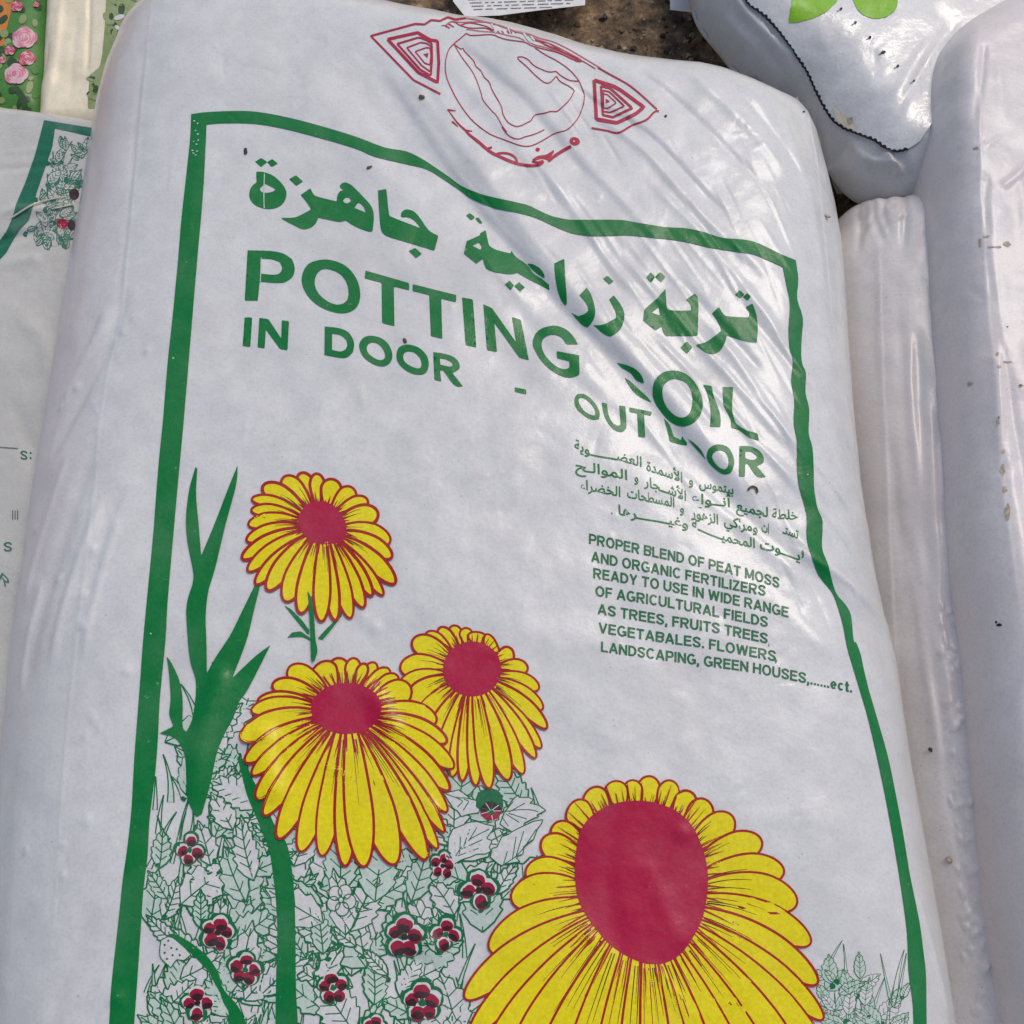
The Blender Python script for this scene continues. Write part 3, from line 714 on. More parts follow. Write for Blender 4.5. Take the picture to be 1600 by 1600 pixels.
pr.fill(ell(840, 234, 3.6, 3.2, 10), 'logo', step=2); S_('60,80 150,90', ZQ, 3.0, taper=.7); S_('110,200 170,255', ZQ, 2.8, taper=.5)
S_('255,295 320,303', ZQ, 2.8, taper=.6); S_('470,485 525,470', ZQ, 3.2)
pr.build('printed_emblem_word', sack)

# --- Arabic heading
pr = Print(main)
def G(reg, *loops, **k): pr.fill([pts(q, reg) for q in loops], 'green', corner=k.get('corner', 38), step=3.2)
G(ZA, '155,132 192,108 232,133 192,165', corner=20); G(ZA, '230,134 262,115 297,143 258,165', corner=20)
G(ZA, '163,195 200,195 260,215 310,255 345,305 350,345 335,385 300,415 240,428 180,415 140,390 120,355 120,320 135,285 165,260 162,230', '183,300 215,268 250,285 285,305 260,320 215,327 190,318')
pr.stroke(pts('413.5,272 412.5,300 413,326'), 1.6, 'tint', .0006)
G(ZA, '368,240 410,217 455,255 412,283', corner=20)
G(ZA, '440,340 500,297 520,335 545,350 665,380 668,345 685,315 712,308 690,300 683,280 700,265 720,260 760,280 820,340 870,395 890,430 897,480 890,565 870,570 810,550 760,525 720,498 690,508 660,505 550,482 535,515 500,545 450,553 400,530 350,505 315,483 400,480 450,460 505,430 480,390',
  '703,375 720,355 745,358 755,378 735,392 715,390', '775,420 800,385 830,410 848,450')
G(ZA, '922,312 975,302 985,400 993,470 1040,490 1190,548 1150,500 1110,480 1068,478 1065,455 1085,435 1110,430 1150,445 1190,490 1240,560 1300,595 1275,688 1200,665 1100,635 1000,605 960,585 940,550 930,450')
G(ZA, '1115,690 1155,670 1197,708 1160,735', corner=20)
pr.build('printed_arabic_word', sack); pr = Print(main)
G(ZB, '365,90 395,70 440,105 405,133', corner=20); G(ZB, '440,115 465,105 505,155 475,158', corner=20)
G(ZB, '480,240 528,212 545,300 555,340 610,375 735,408 742,383 780,435 870,500 930,575 1000,620 1055,665 1060,715 1000,680 880,620 790,568 740,580 640,570 550,545 520,510 505,450 450,492 345,410 370,305 480,255', '418,342 470,315 495,350 485,378')
G(ZB, '875,492 920,495 980,530 1015,580 1020,615 950,570 905,530')
G(ZB, '688,665 725,633 765,675 735,712', corner=20); G(ZB, '765,680 805,645 853,690 815,725', corner=20)
G(ZB, '1100,490 1183,450 1190,600 1205,800 1195,842 1160,800 1125,700 1105,580')
G(ZB, '1310,755 1370,690 1410,760 1440,880 1425,960 1380,1022 1330,1000 1240,900 1300,930 1350,910 1385,885 1370,830')
G(ZCc, '188,70 218,48 260,88 230,110', corner=20)
G(ZCc, '230,215 262,185 310,250 335,310 330,370 300,430 240,472 190,450 120,392 180,390 240,365 280,340 270,290')
pr.build('printed_arabic_word', sack); pr = Print(main)
G(ZCc, '487,62 518,25 550,55 520,100', corner=20); G(ZCc, '548,57 585,22 622,58 590,95', corner=20)
G(ZCc, '580,185 622,140 628,250 640,285 700,292 800,290 795,250 765,215 825,172 845,200 850,280 845,465 780,468 625,468 605,440 595,400 550,430 465,360 475,290 500,260 560,210', '525,305 575,268 583,325')
G(ZCc, '725,548 768,503 808,545 770,592', corner=20)
G(ZCc, '945,310 992,265 1020,310 1050,330 1200,340 1205,300 1175,270 1225,240 1250,310 1262,400 1255,515 1180,505 1045,465 1035,510 1000,570 950,595 900,580 830,530 900,510 960,470 1010,430 985,370')
G(ZCc, '1105,180 1135,148 1170,180 1140,205', corner=20); G(ZCc, '1160,195 1190,170 1215,195 1190,222', corner=20)
pr.build('printed_arabic_word', sack)

# --- POTTING SOIL
pr = Print(main)
G(ZA, '108,685 250,690 330,705 385,740 402,790 395,840 360,875 310,890 184,882 172,1000 90,1000', '188,738 260,742 310,760 325,795 315,825 280,838 188,832')
pr.stroke(pts('408.5,403 407,442'), 1.3, 'tint', .0006)
G(ZA, '447,890 455,820 490,770 550,747 620,745 700,770 760,820 800,890 812,960 800,1025 760,1065 700,1080 620,1065 540,1025 480,965', '527,885 540,835 575,805 620,805 680,830 720,875 737,930 735,985 710,1015 665,1025 610,1005 560,965 535,925', corner=60)
G(ZA, '845,812 1118,890 1118,935 1022,912 1026,1160 948,1140 945,888 838,860')
G(ZA, '1140,897 1412,965 1410,1010 1318,988 1325,1238 1253,1222 1243,965 1138,940')
G(ZA, '1448,980 1516,992 1537,1292 1470,1278')
G(ZB, '508,830 580,862 780,1145 745,935 820,960 888,1297 808,1275 600,985 622,1228 538,1213', corner=15)
G(ZB, '1295,1165 1265,1110 1210,1050 1140,1015 1070,1010 990,1035 940,1080 918,1150 935,1210 990,1300 1060,1370 1140,1420 1210,1442 1270,1435 1310,1415 1305,1255 1118,1220 1122,1280 1225,1305 1225,1360 1190,1370 1140,1360 1080,1320 1020,1250 995,1185 1000,1130 1040,1095 1100,1085 1160,1110 1200,1165', corner=48)
pr.build('printed_title_word', sack); pr = Print(main)
G(ZCc, '283,652 350,668 410,695 455,740 475,797 420,775 380,725 320,690'); G(ZCc, '338,755 380,785 430,830 490,885 527,930 470,905 410,865 360,800')
G(ZCc, '533,860 545,780 590,730 660,707 740,720 800,760 850,830 880,920 870,1000 830,1060 770,1092 710,1090 640,1050 580,980 545,920', '600,860 610,810 650,775 700,768 760,790 800,850 808,930 790,1000 750,1032 700,1025 650,985 615,930', corner=60)
G(ZCc, '885,805 942,817 955,880 985,960 1003,1030 1003,1100 930,1098 935,1000 920,900')
G(ZCc, '1018,822 1092,822 1085,920 1085,990 1110,1075 1180,1120 1262,1145 1268,1195 1200,1170 1130,1120 1078,1105 1070,1040 1030,960 1020,900')
pr.build('printed_title_word', sack)
pr = Print(main)
G(ZA, '90,1105 137,1105 125,1290 77,1283'); G(ZA, '182,1108 238,1115 318,1235 322,1122 367,1128 358,1310 310,1303 222,1180 215,1298 170,1292', corner=15)
pr.build('printed_subtitle_word', sack); pr = Print(main)
G(ZA, '590,1162 680,1172 740,1200 773,1260 768,1320 735,1352 690,1358 588,1340', '636,1208 685,1215 722,1245 732,1280 720,1305 690,1318 636,1308')
G(ZA, '805,1290 815,1250 845,1225 890,1220 945,1235 990,1275 1012,1330 1005,1380 970,1408 930,1410 880,1390 830,1350', '852,1300 862,1272 890,1262 925,1272 955,1305 967,1345 955,1368 925,1370 890,1352 862,1328', corner=70)
G(ZA, '1038,1345 1048,1300 1080,1278 1120,1275 1180,1295 1225,1340 1240,1390 1230,1440 1200,1462 1150,1460 1095,1435 1050,1390', '1080,1352 1090,1325 1115,1318 1150,1325 1185,1360 1195,1400 1185,1422 1155,1420 1115,1402 1088,1378', corner=70)
G(ZA, '1268,1322 1330,1330 1395,1352 1430,1390 1432,1425 1400,1448 1385,1448 1455,1537 1400,1528 1330,1435 1310,1435 1318,1505 1275,1495', '1310,1360 1350,1368 1385,1388 1390,1405 1370,1412 1312,1400', corner=50)
pr.build('printed_subtitle_word', sack); pr = Print(main)
G(ZB, '770,1522 863,1540 868,1582 770,1560')
pr.build('printed_dash', sack); pr = Print(main)
G(ZCc, '-12,930 0,880 40,868 90,890 140,945 165,1005 160,1045 120,1050 70,1030 15,985', '18,925 25,900 50,898 90,925 125,970 135,1005 125,1020 95,1012 50,980', corner=70)
G(ZCc, '177,930 215,935 225,1010 250,1065 285,1090 310,1085 300,950 343,955 350,1085 340,1120 310,1135 260,1115 215,1060 190,1000', corner=55)
G(ZCc, '370,963 527,995 522,1022 472,1012 482,1172 432,1168 425,1005 372,995')
pr.build('printed_subtitle_word', sack); pr = Print(main)
G(ZCc, '612,1042 640,1070 655,1095 680,1165 730,1190 738,1160 775,1215 768,1228 720,1220 650,1200 640,1150'); G(ZCc, '775,1180 820,1210 870,1260 905,1330 880,1300 830,1245')
G(ZCc, '908,1300 920,1255 960,1225 1010,1222 1060,1245 1090,1300 1098,1350 1080,1410 1040,1428 1000,1415 950,1375 920,1340', '945,1310 960,1275 990,1262 1030,1270 1055,1310 1058,1360 1040,1390 1010,1388 975,1360', corner=70)
G(ZCc, '1135,1232 1200,1232 1260,1255 1300,1300 1305,1345 1270,1365 1250,1365 1320,1447 1255,1442 1195,1360 1175,1358 1172,1445 1130,1443', '1175,1270 1215,1272 1255,1300 1255,1320 1225,1328 1175,1318', corner=50)
pr.build('printed_subtitle_word', sack)

# --- small Arabic lines
AR = {'ء': (0xFE80,), 'أ': (0xFE83, 0xFE84), 'ا': (0xFE8D, 0xFE8E), 'ب': 0xFE8F, 'ة': (0xFE93, 0xFE94), 'ت': 0xFE95, 'ج': 0xFE9D, 'ح': 0xFEA1, 'خ': 0xFEA5,
      'د': (0xFEA9, 0xFEAA), 'ر': (0xFEAD, 0xFEAE), 'ز': (0xFEAF, 0xFEB0), 'س': 0xFEB1, 'ش': 0xFEB5, 'ض': 0xFEBD, 'ط': 0xFEC1, 'ع': 0xFEC9, 'غ': 0xFECD,
      'ك': 0xFED9, 'ل': 0xFEDD, 'م': 0xFEE1, 'ن': 0xFEE5, 'ه': 0xFEE9, 'و': (0xFEED, 0xFEEE), 'ي': 0xFEF1, 'L': (0xFEF7, 0xFEF8), 'ـ': 'T'}
def shape_ar(t):
    out = []
    for i, c in enumerate(t):
        f = AR.get(c)
        if f is None: out.append(c); continue
        pj = i > 0 and AR.get(t[i - 1]) is not None and not isinstance(AR[t[i - 1]], tuple)
        nj = i + 1 < len(t) and AR.get(t[i + 1]) is not None and t[i + 1] != 'ء'
        if f == 'T': out.append('ـ'); continue
        if isinstance(f, tuple): out.append(chr(f[1] if pj and len(f) > 1 else f[0]))
        else: out.append(chr(f + (3 if pj and nj else 2 if nj else 1 if pj else 0)))
    return ''.join(reversed(out))
def W_(t, base, cap=15):
    pr = Print(main); pr.text(shape_ar(t), pts(base, ZD), cap, 'green', bold=.016); pr.build('printed_arabic_small_word', sack)
W_('العضـــــــوية', '70,165 180,208 330,235 490,278'); W_('الأسمدة'.replace('لأ', 'L'), '520,300 630,335 745,375'); W_('و', '785,385 812,395'); W_('بيتموس', '850,405 950,425 1065,450')
W_('الموالـح', '75,300 240,325 400,360'); W_('و', '445,368 470,376'); W_('الأشــجار'.replace('لأ', 'L'), '505,395 640,440 768,490'); W_('أنــواع', '800,500 920,515 1050,530'); W_('لجميع', '1080,545 1180,570 1280,592')
W_('خلطة', '1305,600 1465,610', 15)
W_('الخضراء', '105,415 230,440 358,465'); W_('المسطحات', '400,468 550,500 695,530'); W_('و', '730,560 755,568'); W_('الزهور', '800,590 890,615 968,638'); W_('ومراكي', '1005,640 1110,665 1215,690'); W_('ات', '1240,680 1285,695')
W_('تستـ', '1370,690 1470,728', 14)
W_('.', '300,572 308,574', 14); W_('وغيـــــــرها', '345,575 480,605 620,628 780,665'); W_('المحميـــــــة', '805,655 930,710 1060,755 1198,785'); W_('يــــوت', '1230,790 1340,815 1480,865')
W_('و', '1490,825 1505,832')

# --- small English lines
for t, b in (('PROPER BLEND OF PEAT MOSS', '70,103 620,218 920,290 1105,345'), ('AND ORGANIC FERTILIZERS', '82,200 580,296 830,350 1030,388'),
             ('READY TO USE IN WIDE RANGE', '93,290 440,350 910,447 1155,505'), ('OF AGRICULTURAL FIELDS', '105,387 500,450 780,505 1042,557'),
             ('AS TREES, FRUITS TREES,', '117,485 500,548 780,592 1030,645 1048,650'), ('VEGETABALES. FLOWERS,', '122,587 500,645 700,672 1060,738 1080,742'),
             ('LANDSCAPING, GREEN HOUSES,......ect.', '135,690 420,730 700,768 980,808 1280,868 1500,912')):
    pr = Print(main); pr.letters(t, pts(b, ZE), 16.2, 'line', up=(.02, -1)); pr.build('printed_english_line', sack)

# --- flowers
def flower(cen, rim, tips, wl, name='printed_flower', label=None, lw=3.2, vein=1.2, wmul=1.12, off0=.00088, arch=.10, feather=False):
    c = cen
    part = bpy.data.objects.new(name, None)
    pr = Print(main)
    n = len(tips); ring = np.asarray(rim, float)
    base_ang = [math.atan2(t[1] - c[1], t[0] - c[0]) for t in tips]
    def rimpt(a):
        d = np.array([math.cos(a), math.sin(a)]); q = (ring - c); cr = np.abs(q[:, 0] * d[1] - q[:, 1] * d[0]) + np.where(q @ d < 0, 1e6, 0)
        return ring[cr.argmin()]
    # under-fill so no gaps open between petals near the heart
    uf = []
    for a, t in zip(base_ang, tips): uf.append(rimpt(a) + (np.array(t) - rimpt(a)) * .45)
    o = off0
    pr.fill(np.array(uf), 'yellow', o - .00006, step=4)
    order = sorted(range(n), key=lambda i: tips[i][1])
    dst = [0] * n
    for i in range(n):
        a = np.array(tips[i - 1]); b = np.array(tips[(i + 1) % n]); dst[i] = np.hypot(*(b - a)) / 2
    for i in order:
        t = np.array(tips[i], float); a = base_ang[i]; b = rimpt(a); b = b + (np.array(c) - b) * .08
        L = np.hypot(*(t - b)); dr = (t - b) / L; nn = np.array([-dr[1], dr[0]])
        side = abs(dr[0])
        ctl = (b + t) / 2 + np.array([0, -1]) * L * arch * side * 1.6
        u = (1 - (1 - np.linspace(0, 1, 30)) ** 1.7)[:, None]
        cl = (1 - u) ** 2 * b + 2 * u * (1 - u) * ctl + u * u * t
        tg = np.gradient(cl, axis=0); tg /= np.hypot(*tg.T)[:, None]; nv = np.stack([-tg[:, 1], tg[:, 0]], 1)
        wmax = np.clip(dst[i] * wmul * np.clip(abs(nn @ (np.array(tips[(i + 1) % n]) - np.array(tips[i - 1]))) / (2 * dst[i] + 1e-6), .55, 1), 6, 60) / 2
        wb = wmax * .45
        uu = u[:, 0]; jit = 1 + rng.uniform(-.16, .05)
        wv = (wb + (wmax * jit - wb) * np.clip(np.sin(np.clip(uu / .68, 0, 1) * math.pi / 2), 0, 1)) * np.sqrt(np.clip(1 - np.clip((uu - .56) / .44, 0, 1) ** 2.1, 0, 1))
        A = cl + nv * wv[:, None]; B = cl - nv * wv[:, None]
        pr.strip(A, B, 'yellow', o, 3.5, 6)
        pr.stroke(np.vstack([A, B[::-1][1:]]), lw * rng.uniform(.85, 1.15), 'red', o + .000008, sm=False, step=2.6)
        for q in range(4 if L > 40 else 2):
            f0 = rng.uniform(-.7, .7); e = rng.uniform(.22, .62)
            k = max(3, int(30 * (1 - (1 - e) ** (1 / 1.7)))); vl = cl[1:k] + nv[1:k] * (wv[1:k] * f0)[:, None]
            if len(vl) > 1: pr.stroke(vl, vein * rng.uniform(.8, 1.25), 'brown' if rng.random() < .55 else 'red', o + .000010, sm=False, taper=.6)
        o += .000018
    C.objects.link(part); part.parent = sack
    if label: part['label'] = label
    c3 = main.proj(np.array([cen], float))[0]; part.location = Vector(c3) - Vector(sack.location)
    pet = pr.build('petals', sack)
    for obj in [pet]:
        obj.parent = part; obj.location = -part.location
    p2 = Print(main); p2.fill(ring, 'crimson', o + .00003, step=4, corner=70)
    h = p2.build('flower_head', sack); h.parent = part; h.location = -part.location
    # short red hairs round the heart
    p3 = Print(main)
    nh = 240 if feather else 130
    for k in range(nh):
        a = k / nh * 2 * math.pi + rng.uniform(-.05, .05); d = np.array([math.cos(a), math.sin(a)]); r0 = rimpt(a)
        ln = rng.uniform(.08, .70 if feather else .46) * np.hypot(*(r0 - c)) * (.7 + .8 * max(0, d[1]))
        p3.stroke(np.array([r0 - d * 3, r0 + d * ln]), lw * rng.uniform(.35, .75), 'crimson' if feather and k % 3 else 'red', o, sm=False, taper=.85)
    h3 = p3.build('fringe', sack); h3.parent = part; h3.location = -part.location
    return part
def P2(s, reg): return [tuple(q) for q in pts(s, reg)]
flower((597 + 141, 960 + 86), ell(738, 1046, 45.5, 43, 40), P2('250,260 370,180 490,130 610,105 720,125 840,160 1000,250 1160,370 1280,500 1380,670 1415,850 1450,1020 1400,1195 1350,1285 1240,1425 1110,1480 940,1555 820,1530 700,1490 610,1450 500,1340 390,1190 310,1000 210,800 140,640 150,500', ZH), 3,
       label='yellow printed flower to the right of the wide drooping one', lw=3.8)
flower((504, 818), catmull(pts('680,395 760,375 850,370 930,410 985,470 1025,540 1040,620 1020,700 960,740 860,745 770,745 690,700 640,640 610,560 620,480 680,395', ZF), 3)[:-1],
       P2('470,160 630,115 770,120 920,170 1110,265 1230,370 1320,500 1425,735 1440,870 1470,1100 1365,1205 1265,1210 1190,1315 1075,1410 940,1430 815,1440 630,1365 495,1260 335,1160 230,1105 160,990 110,880 150,720 165,580 190,450 195,350 290,240', ZF), 3,
       label='topmost printed flower, on the thin stem', lw=4.6)
flower((542, 1107), ell(542, 1108, 55, 40, 40), P2('400,215 620,165 745,130 860,130 940,170 1010,165 1110,215 1170,265 1260,370 1430,575 1500,715 1550,890 1520,1045 1505,1195 1485,1335 1440,1450 1360,1525 1140,1560 930,1575 800,1570 640,1500 490,1470 340,1380 240,1220 190,1100 160,940 110,850 80,690 150,500 195,430 295,325', ZG), 3,
       label='printed flower with a wide drooping skirt of petals', lw=4.2, wmul=1.15, off0=.0015, feather=True)
flower((1001, 1378), catmull(pts('500,420 520,320 560,250 640,195 740,172 840,178 940,215 1010,280 1055,370 1080,470 1080,570 1060,680 1010,780 940,860 850,890 760,870 660,810 580,720 520,620 500,520 500,420', ZI), 4)[:-1],
       P2('480,190 560,125 670,87 745,83 830,65 925,85 1010,135 1090,180 1200,260 1320,360 1415,490 1470,630 1530,800 1560,975 1585,1130 1600,1300 1540,1450 1420,1540 1290,1590 1150,1620 1010,1640 880,1640 750,1630 610,1610 470,1570 330,1500 200,1420 90,1330 40,1200 20,1040 130,830 225,615 285,500 350,365 395,300', ZI), 3,
       label='largest printed flower, cut by the lower edge of the picture', lw=3.8, vein=1.6, wmul=1.14)

# --- leaf blades and stems
pr = Print(main)
def blade(s, reg=None, off=.0004): pr.fill(pts(s, reg), 'green', off, step=4.5, corner=36)
blade('306,730 296,767 291,812 294,850 302,891 302,910 292,947 294,1000 298,1034 307,1069 302,1120 292,1144 286,1135 286,1094 281,1064 268,1035 261,1026 265,1056 267,1094 265,1116 272,1135 250,1146 271,1152 282,1163 290,1184 292,1216 293,1244 299,1262 307,1277 316,1272 324,1244 331,1216 339,1178 350,1150 365,1122 374,1097 389,1075 423,1008 399,1026 363,1060 369,1045 386,1000 398,951 407,914 406,900 393,926 376,961 360,993 337,1028 324,1052 323,1000 322,962 326,925 337,887 352,824 369,760 372,727 360,756 337,816 315,869 311,820 307,775 309,732', off=.00078)
pr.build('printed_leaf_blades', sack)
pr = Print(main)
blade('371,1182 378,1210 387,1244 401,1277 410,1300 421,1328 427,1366 432,1412 434,1469 432,1525 431,1600 428,1740 470,1740 466,1600 463,1544 462,1450 460,1394 455,1347 447,1315 430,1290 418,1262 405,1235 395,1216 384,1193', off=.00078)
blade('480,860 530,845 600,870 700,930 800,1010 860,1080 920,1180 945,1280 1000,1360 1080,1450 1150,1600 1200,1800 1040,1800 1000,1600 1000,1500 960,1430 930,1340 880,1250 830,1160 740,1060 640,960 540,880', ZK, .00078)
pr.build('printed_stem', sack)
pr = Print(main)
blade('481,925 487,935 491,960 494,1000 497,1018 491,1036 487,1033 486,1000 484,960', off=.0016)
for q in ('480,1290 560,1340 640,1420 700,1500 700,1560 600,1440', '510,1580 560,1530 630,1520 700,1570 720,1610 640,1575', '1000,1330 990,1400 900,1520 830,1600 780,1590 850,1510 940,1420'):
    pr.fill(pts(q, ZF), 'green', .0005, step=3); 
    a = pts(q, ZF); pr.stroke(a[[1, 2, 3]] if len(a) > 3 else a, 1.0, 'white', .0006)
pr.build('printed_thin_stem', sack)

# --- line-drawn undergrowth
def leaf_shape(x, y, L, wd, ang, teeth=5, bend=0.0):
    """serrated leaf outline, midrib and veins, in photo px"""
    d = np.array([math.cos(ang), math.sin(ang)]); nn = np.array([-d[1], d[0]]); o = np.array([x, y])
    L_, R_ = [], []
    u = np.linspace(0, 1, teeth * 2 + 2)
    for i, t in enumerate(u):
        wv = wd * math.sin(math.pi * min(1, t ** .75)) ** .8 if 0 < t < 1 else 0
        k = 1.0 + (.18 if i % 2 else -.10)
        ax = o + d * L * (t + (.035 if i % 2 else -.02)) + nn * bend * L * t * t
        L_.append(ax + nn * wv * k); R_.append(ax - nn * wv * k)
    mid = np.array([o + d * L * t + nn * bend * L * t * t for t in np.linspace(0, .95, 6)])
    veins = []
    for t in np.linspace(.2, .78, max(2, teeth - 1)):
        b = o + d * L * t + nn * bend * L * t * t; wv = wd * math.sin(math.pi * t ** .75) ** .8 * .72
        for s_ in (1, -1): veins.append(np.array([b, b + d * L * .13 + nn * s_ * wv]))
    return np.array(L_), np.array(R_), mid, veins
def undergrowth(pr, region, n, size, seed, w_=1.5, mat='line', fillm='white', grass=60, avoid=(), o=.00020, dirs=(-160, -20), clip=None, ymin=-1e9):
    r = np.random.default_rng(seed); lo, hi = region.min(0), region.max(0)
    def ok(p):
        if not inside(np.array([p]), [region])[0]: return False
        return all((p[0] - a) ** 2 + (p[1] - b) ** 2 > c * c for a, b, c in avoid)
    k = 0; guard = 0
    while k < grass and guard < grass * 60:
        guard += 1
        p = r.uniform(lo, hi)
        if not ok(p): continue
        a = R(r.uniform(-112, -68)); L = r.uniform(40, 95); b = r.uniform(-.25, .25); d = np.array([math.cos(a), math.sin(a)]); nn = np.array([-d[1], d[0]])
        q = np.array([p + d * L * t + nn * b * L * t * t for t in np.linspace(0, 1, 6)])
        wd = r.uniform(2.5, 5.5)
        if q[:, 1].min() < ymin: continue
        if clip is not None and min(q[:, 0]) < np.interp(q[-1, 1], clip[:, 1], clip[:, 0]): continue
        A = q + nn * np.linspace(wd, .2, 6)[:, None]; B = q - nn * np.linspace(wd, .2, 6)[:, None]
        pr.strip(A, B, 'tint' if fillm == 'white' and r.random() < .6 else fillm, o, 5, 1); o2 = o + .000008
        pr.stroke(A, w_ * .9, mat, o2, sm=False, step=5); pr.stroke(B, w_ * .9, mat, o2, sm=False, step=5); o += .0000006; k += 1
    k = 0; tries = 0
    while k < n and tries < n * 30:
        p = r.uniform(lo, hi); tries += 1
        if not ok(p): continue
        L = r.uniform(*size); wd = L * r.uniform(.18, .30); a = R(r.uniform(*dirs))
        if p[1] - L < ymin: continue
        tip = p + L * np.array([math.cos(a), math.sin(a)])
        if clip is not None and min(tip[0], p[0]) - wd * .25 < np.interp(tip[1], clip[:, 1], clip[:, 0]): continue
        A, B, mid, ve = leaf_shape(p[0], p[1], L, wd, a, int(r.integers(4, 7)), r.uniform(-.2, .2))
        pr.strip(A, B, 'tint' if fillm == 'white' and r.random() < .45 else fillm, o, 4, 3); o2 = o + .000008
        pr.stroke(A, w_ * r.uniform(.8, 1.4), mat, o2, sm=False, step=3.5); pr.stroke(B, w_ * r.uniform(.8, 1.4), mat, o2, sm=False, step=3.5)
        pr.stroke(mid, w_, mat, o2, sm=False, step=6)
        for v in ve: pr.stroke(v, w_ * .85, mat, o2, sm=False, step=6)
        if r.random() < .5:   # a dark gap between leaves
            g = p + r.uniform(-8, 8, 2); pr.fill(np.array([g + r.uniform(2, 7) * np.array([math.cos(t), math.sin(t)]) for t in np.linspace(0, 5.6, 6)]), mat, o2, step=4, sm=False)
        o += .0000016; k += 1
    return o
pansy_at = [(297, 1328, 25, 0), (341, 1456, 28, 1), (384, 1514, 27, 2), (309, 1566, 28, 3), (521, 1542, 27, 4), (632, 1463, 33, 5), (697, 1459, 26, 6), (692, 1352, 21, 7), (660, 1566, 33, 8), (748, 1390, 30, 9), (585, 1606, 22, 10), (330, 1638, 26, 11), (480, 1650, 26, 12)]
pr = Print(main)
regA = pts('250,1165 262,1148 285,1168 300,1135 312,1090 340,1150 372,1100 384,1120 398,1215 430,1290 452,1330 480,1345 520,1350 580,1368 640,1352 672,1325 705,1225 790,1222 838,1262 850,1275 826,1305 820,1350 770,1430 762,1500 726,1558 734,1600 730,1700 205,1700 218,1500 228,1370 238,1250')
av = [(a, b, c * .55) for a, b, c, _ in pansy_at] + [(767, 1262, 16)]
top_o = undergrowth(pr, regA, 175, (50, 105), 5, 2.2, grass=260, avoid=av, clip=fi_l)
pr.build('printed_undergrowth', sack)
pr = Print(main)
regB = pts('1282,1600 1276,1530 1290,1512 1310,1520 1335,1545 1345,1515 1352,1540 1385,1550 1415,1558 1414,1700 1290,1700')
undergrowth(pr, regB, 60, (24, 46), 9, 1.0, grass=16, avoid=())
pr.build('printed_undergrowth', sack)
# traced serrated leaves on the right of the patch
pr = Print(main)
o_ = .00080
def LF(edge, ribs, reg=ZM):
    global o_
    a = pts(edge, reg); pr.fill(a, 'white', o_, sm=False, step=6); pr.stroke(a, 1.8, 'line', o_ + .000008, sm=False, closed=True, step=2.5)
    for q in ribs: pr.stroke(pts(q, reg), 1.6, 'line', o_ + .000008, step=4)
    o_ += .000012
LF('990,590 1030,540 1060,480 1110,430 1140,410 1130,440 1240,440 1290,465 1250,500 1340,520 1420,575 1320,625 1350,635 1290,660 1190,710 1190,740 1070,800 1000,760 940,720', ('990,590 1120,570 1260,570 1340,590', '990,595 1080,480', '1040,590 1200,500', '1030,605 1220,665', '1000,610 1140,700', '960,640 1030,740'))
LF('350,390 440,380 520,360 640,460 690,470 740,540 720,600 650,610 600,620 540,640 500,580 460,560 420,500', ('370,400 480,440 600,450 680,470', '480,440 560,480 500,540', '570,460 620,480 560,575', '520,370 620,430'))
LF('450,770 550,730 610,700 700,690 790,720 880,740 860,790 800,870 860,890 830,960 850,1000 790,1030 700,1030 640,1060 540,1090 470,1130 430,1080 400,990 410,860', ('480,1050 540,960 640,870 830,770', '520,1030 530,850', '470,1040 470,910', '560,960 625,770', '600,920 700,755', '540,980 760,880', '500,1050 720,970'))
LF('840,1060 860,970 910,960 960,850 1020,830 1080,790 1180,740 1290,690 1390,670 1370,720 1330,770 1290,880 1190,960 1180,1030 1100,1060 1150,1110 1010,1130 960,1150 920,1130', ('960,1150 1100,1060 1200,950 1320,770', '1070,1090 1110,850', '980,1130 1020,1000', '1110,1050 1190,790', '1000,1140 1150,1110', '1180,960 1280,880'))
pr.fill(pts('700,440 740,370 820,345 900,360 960,420 975,540 940,600 800,620 690,540', ZM), 'line', o_, step=3); o_ += .00004
pr.build('printed_leaves', sack)
